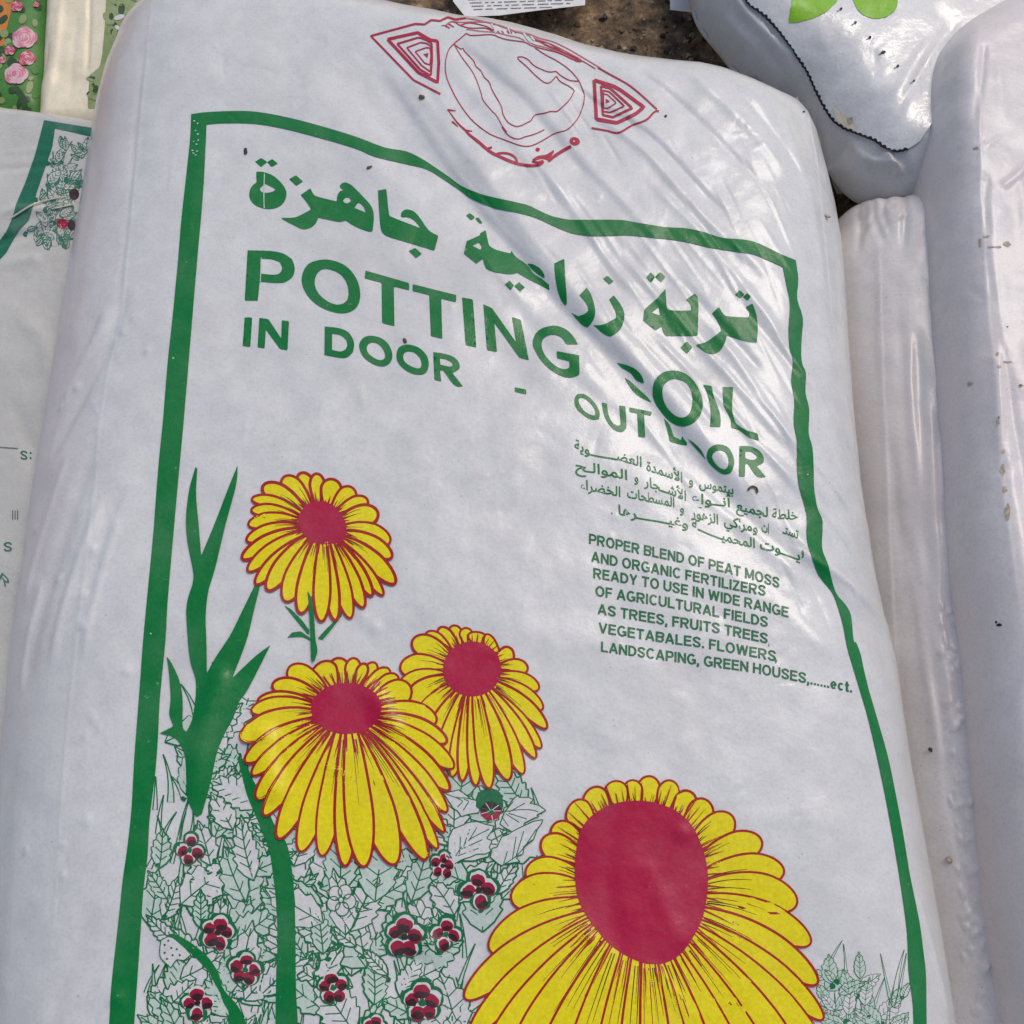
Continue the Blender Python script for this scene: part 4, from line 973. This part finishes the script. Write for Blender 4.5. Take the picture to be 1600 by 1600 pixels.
# pansies
def pansy(x, y, r_, k, o):
    q = np.random.default_rng(40 + k); pr = Print(main); n = 5 if k % 3 else 4; a0 = -math.pi / 2 + q.uniform(-.3, .3)
    ps = []
    for i in range(n):
        a = a0 + i * 2 * math.pi / n + q.uniform(-.15, .15); rr = r_ * .52 * q.uniform(.9, 1.1)
        ps.append((x + math.cos(a) * rr * .95, y + math.sin(a) * rr * 1.1, r_ * q.uniform(.34, .42), r_ * q.uniform(.42, .52), a))
    def rag(cx, cy, a, b, rot, m=13, j=.16):
        t = np.linspace(0, 2 * math.pi, m, endpoint=False) + q.uniform(0, .4); k = 1 + q.uniform(-j, j, m); k *= 1 + .14 * np.cos(2 * t)
        u, v = a * k * np.cos(t), b * k * np.sin(t); c_, s_ = math.cos(rot), math.sin(rot)
        return np.stack([cx + u * c_ - v * s_, cy + u * s_ + v * c_], 1)
    for cx, cy, a, b, an in ps:
        if q.random() < .8: pr.fill(rag(cx, cy - 1.5, a * 1.35, b * 1.25, q.uniform(-.3, .3), 15, .10), 'line', o, step=4)
    pr.fill(rag(x, y, r_ * .45, r_ * .45, 0), 'line', o + .000004, step=4)
    for i, (cx, cy, a, b, an) in enumerate(ps):
        rot = an + math.pi / 2 + q.uniform(-.25, .25); body = rag(cx, cy, a * .95, b, rot * .5, 14, .10)
        pr.fill(body, 'white', o + .00003 + i * 1e-7, step=4)
        th = math.pi / 2 + q.uniform(-.5, .5); dv = np.array([math.cos(th), math.sin(th)]); cc = np.array([cx, cy])
        m1 = cc + dv * b * q.uniform(.10, .22); m2 = cc + dv * b * q.uniform(.34, .55)
        pr.fill(rag(m1[0], m1[1], a * .86, b * .78, rot * .5, 14, .10), 'maroon', o + .00006 + i * 1e-7, step=3)
        pr.fill(rag(m2[0], m2[1], a * q.uniform(.6, .8), b * q.uniform(.36, .5), th - math.pi / 2, 11, .22), 'dark', o + .00009 + i * 1e-7, step=3)
    pr.fill(rag(x, y + 1, r_ * .16, r_ * .18, 0, 9), 'dark' if k % 2 else 'line', o + .0001, step=3)
    return pr.build('printed_pansy', sack)
for x, y, r_, k in pansy_at: pansy(x, y, r_, k, o_); 
pr = Print(main)
for i in range(9):
    a = i / 9 * 2 * math.pi; pr.fill(ell(767 + 11 * math.cos(a), 1267 + 9 * math.sin(a), 6, 7, 10, a), 'crimson' if math.sin(a) > .3 else 'dark', o_ + i * 2e-6, step=3)
    pr.stroke(np.array([(767, 1267), (767 + 16 * math.cos(a), 1267 + 14 * math.sin(a))]), 1.2, 'line' if i % 2 else 'white', o_ + .00004, sm=False)
pr.fill(ell(768, 1270, 4, 4, 10), 'line', o_ + .00005, step=2)
pr.build('printed_berry', sack)
pr = Print(main)   # white line-drawn blossom
cx, cy = pts('445,565', ZL)[0]
for i in range(5):
    a = -math.pi / 2 + .5 + i * 2 * math.pi / 5; e = ell(cx + 13 * math.cos(a), cy + 14 * math.sin(a), 10.5, 11.5, 14)
    pr.fill(e, 'white', o_ + i * 4e-6, step=4); pr.stroke(e, 1.8, 'line', o_ + .00003 + i * 4e-6, sm=False, closed=True)
    pr.stroke(np.array([(cx, cy), (cx + 9 * math.cos(a + .6), cy + 9 * math.sin(a + .6))]), 1.5, 'line', o_ + .00006, sm=False)
pr.fill(ell(cx, cy, 4, 4.6, 12), 'white', o_ + .00007, step=3); pr.stroke(ell(cx, cy, 4, 4.6, 12), 1.8, 'line', o_ + .00009, sm=False, closed=True)
pr.build('printed_blossom', sack)
pr = Print(main)   # spotted leaf
sp_ = pts('440,900 500,870 545,885 640,965 690,1020 630,1070 570,1060 520,1130 440,1050 430,980', ZK)
pr.fill(sp_, 'white', o_, step=5); pr.stroke(sp_, 1.6, 'line', o_ + .00003, closed=True)
for x, y in ((470, 940), (500, 905), (525, 965), (570, 975), (470, 1005), (535, 1025), (595, 1025), (490, 1055)): pr.fill(ell(*pts('%d,%d' % (x, y), ZK)[0], 2, 2, 8), 'line', o_ + .00004, step=2)
pr.build('printed_spotted_leaf', sack)

# ------------------------------------------------------------------ neighbouring sacks
# left
lb = Bag(left=pts('-520,2000 -520,1000 -500,500 -480,130'), right=pts('110,2000 105,1300 125,1000 160,700 200,450 230,260 240,190'),
         top=pts('-480,130 -250,128 -100,140 0,152 70,160 135,171 240,190'), bottom=pts('-520,2000 -200,2000 110,2000'),
         zr=.030, zt=.084, wl=.06, wr=.03, wt=.022, wb=.06, zs=.046, lump=.0016, p=2.2, seed=12)
for s_, a, b, h in (('-40,270 20,262 70,258 130,265', 8, 10, -.0012), ('-40,360 20,330 70,330 120,310', 10, 12, .0030), ('-40,400 10,372 60,362 110,345', 9, 12, -.0034),
                    ('0,240 60,232 110,238', 6, 8, .0008), ('-40,440 20,410 70,400', 10, 14, .0022), ('20,500 60,520 80,600', 16, 16, .0012), ('10,620 50,700 60,780', 16, 16, -.001)):
    lb.fold(pts(s_), a, b, h)
t = thing('soil_bag', 'dull cream-grey bag with faded green frame and leaf print, at the left edge', 'bag', (float(lb.c[0]), float(lb.c[1]), 0), SACKS)
lb.mesh('sack_film', M['film_cream'], t, 300, 420)
pr = Print(lb)
pr.strip(pts('69,188 100,193 150,201 180,207'), pts('86,201 105,205 135,212 175,220'), 'green2')
pr.strip(pts('69,188 62,215 54,245 40,285 25,320 20,340 10,362 -15,395 -60,440'), pts('86,201 82,230 70,265 58,300 52,322 45,345 30,360 10,395 -40,450'), 'green2')
pr.build('printed_frame', t)
pr = Print(lb)
undergrowth(pr, pts('88,206 140,214 135,260 115,340 112,388 85,395 40,378 25,375 48,350 60,305 75,262'), 85, (14, 28), 15, 1.2, 'green2', 'film_cream', 10, clip=pts('86,201 82,230 70,265 58,300 52,322 45,345 30,360 10,395'), ymin=212)
for x, y, a, b in ((98, 350, 9, 8), (116, 304, 8, 9), (112, 352, 6, 9)): pr.fill(ell(x, y, a, b, 12), 'crimson' if a == 9 else 'dark', .0004, step=3)
pr.build('printed_undergrowth', t)
pr = Print(lb)
pr.stroke(pts('-20,697 0,699 28,701'), 1.6, 'grey', sm=False); pr.build('dotted_line', t)
for w_, b_, c_, u_ in (('S', '32,718 43,719', 14, (0, -1)), ('S', '6,862 19,862', 15, (0, -1)), ('R', '-3,905 10,918', 13, (.5, -.8))):
    pr = Print(lb); pr.letters(w_, pts(b_), c_, 'green2', up=u_, t=.15); pr.build('printed_letter', t)
pr = Print(lb)
for y_ in (708, 716): pr.fill(ell(48, y_, 1.8, 1.8, 8), 'green2', step=2)
pr.build('printed_colon', t); pr = Print(lb)
for x in (20, 24, 28): pr.stroke(np.array([(x, 798), (x, 812)]), 1.6, 'grey', sm=False)
pr.build('printed_tally', t)
st = [lb.proj(np.array([q]), .0016)[0] for q in catmull(pts('18,343 40,328 70,317 105,310'), 5)]
def tube(name, P, r, mat, parent=None, n=6):
    P = np.array(P); V = []; F = []
    tg = np.gradient(P, axis=0); tg /= np.linalg.norm(tg, axis=1)[:, None]
    for i, p in enumerate(P):
        a = np.cross(tg[i], (0, 0, 1)); a /= np.linalg.norm(a); b = np.cross(tg[i], a); rr = r * (1 if 0 < i < len(P) - 1 else .4)
        for k in range(n): V.append(p + rr * (math.cos(2 * math.pi * k / n) * a + math.sin(2 * math.pi * k / n) * b))
    for i in range(len(P) - 1):
        for k in range(n): F.append([i * n + k, i * n + (k + 1) % n, (i + 1) * n + (k + 1) % n, (i + 1) * n + k])
    F.append(list(range(n))[::-1]); F.append([(len(P) - 1) * n + k for k in range(n)])
    return link(name, V, F, mat, parent)
tag(tube('straw', st, .0007, M['straw']), 'long pale straw lying across the faded green frame of the left bag', 'straw')
st = [lb.proj(np.array([q]), .0014)[0] for q in catmull(pts('80,327 98,324 116,321'), 4)]
tag(tube('straw', st, .0006, M['straw']), 'short pale straw between the two red berries of the left bag', 'straw')

# top left: rose-printed and ivory sacks
rb = Bag(left=pts('-420,215 -420,0 -420,-420'), right=pts('85,205 88,100 92,0 110,-420'), top=pts('-420,-420 -150,-430 110,-420'), bottom=pts('-420,215 -150,210 85,205'),
         zr=.02, zt=.060, wl=.06, wr=.03, wt=.06, wb=.04, zs=.03, lump=.0015, seed=22)
t = thing('flower_print_bag', 'bag with a pink rose picture and an orange edge, in the top left corner', 'bag', (float(rb.c[0]), float(rb.c[1]), 0))
rb.mesh('sack_film', M['leaf'], t, 140, 160)
pr = Print(rb)
pr.fill(pts('-200,-200 30,-200 22,0 12,40 4,78 -12,110 -200,130'), 'orange', .0003, step=8, sm=False); pr.build('orange_panel', t)
pr = Print(rb)
rq = np.random.default_rng(3); o = .0004
for i in range(70):
    x, y = rq.uniform(-20, 62), rq.uniform(-60, 185)
    pr.fill(ell(x, y, rq.uniform(4, 11), rq.uniform(3, 7), 10, rq.uniform(0, 3)), ['leaf', 'leafdark', 'leafpale', 'leafdark'][i % 4], o, step=4); o += 5e-6
pr.stroke(pts('22,135 34,150 40,170 44,190'), 9, 'leafdark', o); pr.build('printed_leaves', t)
for (x, y, r_, m1, m2) in ((27, 11, 11, 'rose', 'pink'), (56, 8, 6, 'rose', 'pink'), (38, 60, 22, 'pink', 'palepink'), (16, 80, 10, 'rose', 'pink'), (42, 92, 15, 'rose', 'pink'), (25, 117, 21, 'palepink', 'pink'), (4, 95, 7, 'pink', 'rose'), (-20, 40, 20, 'pink', 'rose')):
    pr = Print(rb); o = .0011
    for i in range(26):
        f = 1 - i / 30; a = i * 2.4; rr = r_ * .62 * f
        pr.fill(ell(x + rr * math.cos(a), y + rr * math.sin(a) * .9, r_ * .42 * (.5 + f * .5), r_ * .30 * (.5 + f * .5), 10, a + 1.57), [m1, m2, m1, 'palepink' if i % 4 == 3 else m1][i % 4], o, step=3); o += 6e-6
    pr.build('printed_rose', t)
ib = Bag(left=pts('46,206 48,165 56,60 60,0 66,-420'), right=pts('270,206 280,100 290,0 300,-420'), top=pts('66,-420 180,-430 300,-420'), bottom=pts('46,206 150,210 270,206'),
         zr=.03, zt=.072, wl=.018, wr=.05, wt=.05, wb=.02, zs=.035, lump=.0020, seed=32)
for s_, a, b, h in (('75,60 68,110 62,150', 5, 7, -.0014), ('95,-20 88,60 76,150', 8, 10, .0016), ('140,-20 137,60 134,120', 5, 5, -.0018), ('120,20 112,90 108,160', 8, 8, -.0008)): ib.fold(pts(s_), a, b, h)
t = thing('soil_bag', 'ivory bag with green leafy edge print, between the rose picture and big white bag', 'bag', (float(ib.c[0]), float(ib.c[1]), 0), SACKS)
ib.mesh('sack_film', M['film_ivory'], t, 160, 200)
pr = Print(ib)
pr.fill(pts('167,-60 166,0 164,40 160,85 156,105 140,118 138,150 137,170 240,172 240,-60'), 'leafpale', .0003, step=6, sm=False)
o = .0005
for i in range(36):
    x, y = rq.uniform(168, 212), rq.uniform(-20, 70); pr.fill(ell(x, y, rq.uniform(5, 13), rq.uniform(3, 7), 10, rq.uniform(0, 3)), ['leaf', 'leafpale', 'leafdark', 'leafpale'][i % 4], o, step=4); o += 6e-6
for i in range(10):
    x, y = rq.uniform(138, 150), rq.uniform(122, 160); pr.fill(ell(x, y, rq.uniform(3, 7), rq.uniform(2, 5), 10, rq.uniform(0, 3)), ['leafpale', 'leafdark'][i % 2], o, step=3); o += 6e-6
pr.fill(ell(187, 28, 9, 4, 10, -.3), 'white', o, step=3); pr.fill(ell(184, 44, 5, 3, 10, .6), 'white', o, step=3)
pr.fill(pts('54,164 57,150 61,142 60,156 57,166'), 'leafpale', .0003, step=3)
pr.fill(ell(74, 162, 6, 4, 10, -.6), 'grey', .0003, step=3) if False else None
pr.build('printed_leaves', t)

# right: low sack in the gap, tall pinkish sack, glossy sack above
nb = Bag(left=pts('1480,2000 1430,1500 1380,1100 1330,800 1295,560 1285,420 1305,330'), right=pts('1720,2000 1680,1500 1640,1100 1590,700 1560,420 1560,270'),
         top=pts('1305,330 1322,304 1347,286 1385,291 1420,292 1445,284 1560,270'), bottom=pts('1480,2000 1600,2010 1720,2000'),
         zr=.030, zt=.098, wl=.075, wr=.055, wt=.045, wb=.06, zs=(.035, .035, .045, .035), lump=.0014, p=2.2, seed=42)
for s_, a, b, h in (('1372,330 1373,420 1376,520 1380,640 1386,760 1392,900 1400,1050 1412,1200 1425,1350', 3, 5, .0006), ('1400,318 1370,335 1345,365', 8, 8, -.0018), ('1420,330 1395,345 1372,375', 6, 7, .0012),
                    ('1452,620 1458,800 1470,960', 8, 10, .0014), ('1462,900 1480,1050 1500,1200', 8, 8, .0014)): nb.fold(pts(s_), a, b, h)
for i in range(16):   # long soft creases running down the sack
    r_ = np.random.default_rng(300 + i); y0 = r_.uniform(300, 1200); L = r_.uniform(180, 480); f = r_.uniform(.1, .95)
    q = np.array([(np.interp(y, [300, 700, 1000, 1600], [1330, 1352, 1402, 1500]) + f * np.interp(y, [300, 1000, 1600], [105, 90, 62]) + r_.uniform(-3, 3), y) for y in np.linspace(y0, y0 + L, 7)])
    nb.fold(q, r_.uniform(5, 12), r_.uniform(5, 14), r_.choice([-1, 1]) * r_.uniform(.0006, .0018), .3)
for q in ('1345,300 1352,330 1350,380', '1362,300 1368,340 1385,390', '1385,305 1380,330 1392,372', '1410,300 1416,340 1412,400', '1335,320 1345,350 1340,410'): nb.fold(pts(q), 5, 9, -.0024, .3)
rr_ = np.random.default_rng(77)
for i in range(70):
    y = rr_.uniform(950, 1600); x = 1468 + (y - 950) * .085 + rr_.uniform(-16, 18); L = rr_.uniform(8, 24); a = rr_.uniform(-.7, .2)
    nb.fold(np.array([(x, y), (x + L * .5 * math.cos(a), y + L * .5 * math.sin(a)), (x + L * math.cos(a), y + L * math.sin(a))]), rr_.uniform(2, 4), rr_.uniform(2, 5), rr_.uniform(.0010, .0022), .3)
t = thing('soil_bag', 'plain lavender-grey bag sunk low in the gap to the right of the big printed bag', 'bag', (float(nb.c[0]), float(nb.c[1]), 0), SACKS)
nb.mesh('sack_film', M['film_gusset'], t, 320, 460)

tb = Bag(left=pts('1640,2000 1590,1720 1560,1600 1547,1540 1530,1400 1512,1230 1497,1080 1489,1000 1474,900 1460,700 1446,500 1432,300 1426,205 1432,140 1444,84'),
         right=pts('2300,2000 2250,1300 2200,700 2100,60'), top=pts('1444,84 1486,52 1530,28 1600,-14 1720,-60 1900,-80 2100,40'), bottom=pts('1640,2000 1950,2020 2300,2000'),
         zr=.060, zt=.150, wl=.027, wr=.09, wt=.05, wb=.09, zs=(.030, .036, .036, .036), lump=.0016, p=2.2, seed=52)
for s_, a, b, h in (('1532,70 1530,180 1532,300 1540,430 1550,560 1560,680 1572,800 1588,920 1605,1050', 3, 4, .0006), ('1500,70 1465,120 1450,200 1452,300', 8, 10, .0012), ('1540,60 1535,120 1520,200', 6, 8, -.0012),
                    ('1620,250 1570,290 1560,295', 6, 8, .0016), ('1480,130 1470,220 1475,330', 10, 12, -.001)): tb.fold(pts(s_), a, b, h)
for i in range(22):
    r_ = np.random.default_rng(500 + i); y0 = r_.uniform(60, 1300); L = r_.uniform(120, 420); f = r_.uniform(12, 190); sl_ = r_.uniform(-.12, .18)
    q = np.array([(np.interp(y, [100, 300, 700, 1000, 1600], [1438, 1437, 1460, 1489, 1560]) + f + sl_ * (y - y0) + r_.uniform(-3, 3), y) for y in np.linspace(y0, y0 + L, 7)])
    tb.fold(q, r_.uniform(5, 14), r_.uniform(6, 16), r_.choice([-1, 1]) * r_.uniform(.0005, .0016), .3)
for i in range(26):
    r_ = np.random.default_rng(700 + i); x = r_.uniform(1450, 1600); y = r_.uniform(100, 1580); a = r_.uniform(-.9, .6); L = r_.uniform(15, 50)
    tb.fold(np.array([(x, y), (x + L * .5 * math.cos(a), y + L * .5 * math.sin(a) + r_.uniform(-3, 3)), (x + L * math.cos(a), y + L * math.sin(a))]), r_.uniform(3, 7), r_.uniform(3, 8), r_.choice([-1, 1]) * r_.uniform(.0004, .0010), .35)
t = tbt = thing('soil_bag', 'tall plain pinkish-white bag with brown mud marks, along the right edge', 'bag', (float(tb.c[0]), float(tb.c[1]), 0), SACKS)
tb.mesh('sack_film', M['film_pink'], t, 320, 460)
pr = Print(tb)
rs = np.random.default_rng(8)
def blot(x, y, a, b, mat='stain', off=.00025):
    n = 11; q = np.array([(x + a * rs.uniform(.5, 1.25) * math.cos(k / n * 6.283), y + b * rs.uniform(.5, 1.25) * math.sin(k / n * 6.283)) for k in range(n)]); pr = Print(tb); pr.fill(q, mat, off, step=3); pr.build('mud_stain' if mat == 'stain' else 'torn_hole', t)
for x, y, a, b in ((1531, 380, 3, 9), (1540, 370, 7, 2.5), (1548, 386, 8, 2), (1573, 382, 7, 5), (1560, 386, 6, 2), (1558, 553, 3, 4), (1575, 566, 8, 2), (1561, 573, 4, 3), (1595, 603, 4, 3), (1560, 658, 3, 9), (1567, 705, 3, 4),
                   (1567, 735, 4, 10), (1570, 765, 5, 6), (1575, 800, 5, 15), (1515, 600, 5, 4), (1524, 232, 6, 3)): blot(x, y, a, b)
for x, y, a, b in ((1561, 977, 5, 3), (1557, 972, 2, 3), (1594, 602, 3, 2), (1574, 511, 2, 1.5)): blot(x, y, a, b, 'black')

wb_ = Bag(left=pts('1308,226 1296,200 1270,150 1235,118 1195,105 1170,90 1130,40 1095,0 1075,-80 1060,-500'), right=pts('1620,345 1700,200 1760,0 1800,-500'),
          top=pts('1060,-500 1400,-520 1800,-500'), bottom=pts('1308,226 1320,250 1345,276 1385,294 1420,303 1470,318 1540,330 1620,345'),
          zr=.055, zt=.112, wl=.050, wr=.06, wt=.06, wb=.05, zs=.03, lump=.0016, p=2.0, seed=62)
for s_, a, b, h in (('1345,45 1352,60 1371,62 1385,108 1383,125', 4, 5, .0014), ('1345,80 1343,100 1355,112 1362,140 1368,155', 4, 5, .0012),
                    ('1278,35 1285,70 1292,110', 4, 5, .0010), ('1300,50 1300,80 1307,110', 3, 4, .0010), ('1460,60 1420,120 1390,170 1370,215', 8, 12, .0022), ('1500,30 1450,90 1420,150', 10, 12, -.0018), ('1430,150 1410,190 1395,230', 5, 7, .0016)): wb_.fold(pts(s_), a, b, h)
for q, h in (('1320,225 1350,250 1385,262 1425,262', .0030), ('1345,262 1380,276 1420,280', -.0026), ('1375,240 1395,262 1400,285', .0024), ('1410,235 1415,260 1425,285', -.0022), ('1300,180 1320,215 1350,235', .0022), ('1190,60 1215,95 1245,130', -.0022), ('1130,20 1150,50 1185,85', .0020)):
    wb_.fold(pts(q), 6, 9, h, .25)
for i in range(46):
    r_ = np.random.default_rng(900 + i); x = r_.uniform(1130, 1470); y = r_.uniform(-20, 250); a = r_.uniform(.5, 1.6) if x > 1250 else r_.uniform(.6, 1.1); L = r_.uniform(18, 70)
    q = np.array([(x + L * t_ * math.cos(a) + r_.uniform(-3, 3), y + L * t_ * math.sin(a) + r_.uniform(-3, 3)) for t_ in (0, .33, .66, 1)])
    wb_.fold(q, r_.uniform(3, 7), r_.uniform(3, 9), r_.choice([-1, 1]) * r_.uniform(.0005, .0013), .35)
wb_.fold(pts('1136,-20 1150,5 1172,32 1200,62 1228,98 1245,125'), 7, 5, .0032, .1)
for x, y in ((1335, 145), (1348, 150), (1340, 158), (1420, 75), (1430, 85), (1340, 25), (1330, 30)): wb_.dimple((x, y), 4, .0008)
t = thing('soil_bag', 'shiny white bag with lime green leaves and a black zigzag stitched edge, top right', 'bag', (float(wb_.c[0]), float(wb_.c[1]), 0), SACKS)
wb_.mesh('sack_film', M['film_shade'], t, 260, 340, tuck=3.0)
seam = catmull(pts('1150,-60 1165,0 1185,18 1200,30 1220,53 1235,75 1252,98 1262,112 1275,140 1288,165 1302,187 1318,200 1332,206 1352,214 1370,222 1385,233 1400,237 1418,233'), 6)
pr = Print(wb_)
ws = resample(seam, 3.0); tg = np.gradient(ws, axis=0); tg /= np.hypot(*tg.T)[:, None]; nv = np.stack([tg[:, 1], -tg[:, 0]], 1)
panel = np.vstack([seam, pts('1436,222 1462,185 1500,140 1560,90 1660,0 1660,-300 1150,-300')])
pr.fill(panel, 'film_gloss', .0016, step=6, sm=False); pr.build('front_panel', t)
pr = Print(wb_)
ws = resample(seam, 4.2); tg = np.gradient(ws, axis=0); tg /= np.hypot(*tg.T)[:, None]; nv = np.stack([tg[:, 1], -tg[:, 0]], 1)
zz = np.array([ws[i] + nv[i] * (rq.uniform(1.2, 3.4) if i % 2 else -rq.uniform(.5, 1.6)) for i in range(len(ws))])
pr.stroke(zz, 3.0, 'black', .0018, sm=False, step=1.5); pr.stroke(ws, 2.6, 'black', .0017, sm=False)
pr.build('zigzag_stitching', t)
for q in ('1240,-20 1236,10 1232,38 1262,33 1285,24 1300,12 1309,-2 1306,-45 1290,-90 1262,-60', '1330,0 1341,21 1356,30 1371,32 1390,26 1401,11 1398,-20 1380,-60 1350,-50'):
    pr = Print(wb_); pr.fill(pts(q), 'lime', .0020, step=4); pr.build('printed_lime_leaf', t)
for x, y in ((1313, 17), (1335, 38), (1358, 60), (1379, 84), (1402, 106), (1425, 128)):
    pr = Print(wb_); pr.fill(ell(x, y, 2.0, 2.8, 8, .8), 'black', .0020, step=2, sm=False); pr.stroke(np.array([(x, y), (x - 6, y + 4)]), 1.2, 'grey', .0020, sm=False); pr.build('vent_hole', t)
pr = Print(wb_); pr.fill(pts('1303,165 1318,178 1332,190 1342,203 1325,200 1310,188'), 'film_ivory', .0020, step=3); pr.fill(pts('1325,185 1334,184 1332,195 1326,194'), 'stain', .0022, step=3); pr.build('torn_edge', t)

# ------------------------------------------------------------------ labels and scraps on the soil
def sheet(name, px, z, mat, th=.0004, curl=.0):
    q = unproj(px, z); n = len(q)
    V = np.vstack([np.column_stack([q, np.full(n, z)]), np.column_stack([q, np.full(n, z - th)])])
    F = [list(range(n))[::-1], [n + i for i in range(n)]] + [[i, (i + 1) % n, n + (i + 1) % n, n + i] for i in range(n)]
    a = q; ar = np.sum(a[:, 0] * np.roll(a[:, 1], -1) - np.roll(a[:, 0], -1) * a[:, 1])
    if ar > 0: F[0] = F[0][::-1]; F[1] = F[1][::-1]
    o = link(name, V, F, mat)
    for p in o.data.polygons: p.use_smooth = False
    return o
def flatlines(parent, lines, z, wd, mat):
    V, F = [], []
    for a in lines:
        a = unproj(np.array(a, float), z); d = a[1] - a[0]; d /= np.hypot(*d); nn = np.array([-d[1], d[0]]) * wd / 2; k = len(V)
        for q in (a[0] + nn, a[0] - nn, a[1] - nn, a[1] + nn): V.append((q[0], q[1], z))
        F.append([k, k + 1, k + 2, k + 3])
    o = link('fine_print', V, F, mat); o.parent = parent; return o
lab = sheet('paper_label', pts('702,-60 918,-60 914,8 850,15 780,24 727,26 708,2'), .016, M['paper'])
tag(lab, 'white paper label with fine grey print, lying on brown soil behind the emblem', 'label')
ql = np.random.default_rng(2); ls = []
for r_ in range(7):
    x = 722 + r_ * 3
    while x < 890:
        L = ql.uniform(5, 20); y0 = -16 + r_ * 5.2 - (x - 720) * .03
        if y0 < 20 - (x - 760) * .09: ls.append(((x, y0), (x + L, y0 - L * .03)))
        x += L + ql.uniform(3, 6)
flatlines(lab, ls, .0165, .0008, M['grey'])
tag(sheet('paper_label', pts('1047,-60 1110,-60 1105,16 1090,20 1047,15'), .016, M['paper']), 'blank corner of white paper beside the shiny white bag', 'label')
tag(sheet('paper_scrap', pts('1296,262 1322,262 1332,272 1328,290 1326,306 1320,302 1308,303 1300,284'), .02, M['paper']), 'torn pale scrap in the dark gap below the zigzag edge', 'scrap')

# ------------------------------------------------------------------ crumbs of soil
def crumb(bag, px, r_, mat, label, seed, el=1.5):
    q = np.random.default_rng(seed); c = bag.proj(np.array([px], float), r_ * .5)[0]; V = []; F = []; nu, nv = 10, 7
    ph = q.uniform(0, 6.28)
    for j in range(nv + 1):
        th = math.pi * j / nv
        for i in range(nu):
            a = 2 * math.pi * i / nu; k = q.uniform(.6, 1.25) if 0 < j < nv else .8
            x, y, z = el * math.sin(th) * math.cos(a) * k, math.sin(th) * math.sin(a) * k, .55 * math.cos(th) * k
            V.append(c + r_ * np.array([x * math.cos(ph) - y * math.sin(ph), x * math.sin(ph) + y * math.cos(ph), z]))
    for j in range(nv):
        for i in range(nu): F.append([j * nu + i, (j + 1) * nu + i, (j + 1) * nu + (i + 1) % nu, j * nu + (i + 1) % nu])
    o = link('soil_crumb', V, F, M[mat]); return tag(o, label, 'crumb', 'crumbs of soil on the bags')
crumb(main, (659, 152), .0017, 'crumb', 'tan crumb of soil below the left striped triangle of the emblem', 1)
crumb(main, (384, 237), .0013, 'crumbd', 'dark flat crumb above the leftmost Arabic letter', 2, 2.2)
crumb(main, (577, 262), .0011, 'crumb', 'small brown crumb just under the sagging top bar of the frame', 3, 2.0)
crumb(main, (1290, 338), .0014, 'stain', 'orange-brown fleck near the upper right corner of the big bag', 4, 2.2)
crumb(main, (633, 533), .0012, 'crumb', 'faint brown crumb above the second O of DOOR', 5, 1.8)
crumb(main, (1255, 175), .0008, 'crumbd', 'tiny dark crumb on the top right shoulder of the big bag', 6)
crumb(main, (1040, 182), .0009, 'crumbd', 'tiny dark crumb at the right tip of the emblem', 7)
crumb(nb, (1484, 1344), .0022, 'stain', 'round greenish-brown crumb on the low lavender-grey bag', 8, 1.1)
crumb(nb, (1455, 1172), .0012, 'crumbd', 'small black crumb on the low lavender-grey bag', 9)
pp = [main.proj(np.array([q]), .0012)[0] for q in catmull(pts('1168,766 1174,761 1181,763 1183,771'), 5)]
tag(tube('soil_crumb', pp, .0007, M['crumb']), 'dark curled bit of bark below the R of OUT DOOR', 'crumb', 'crumbs of soil on the bags')
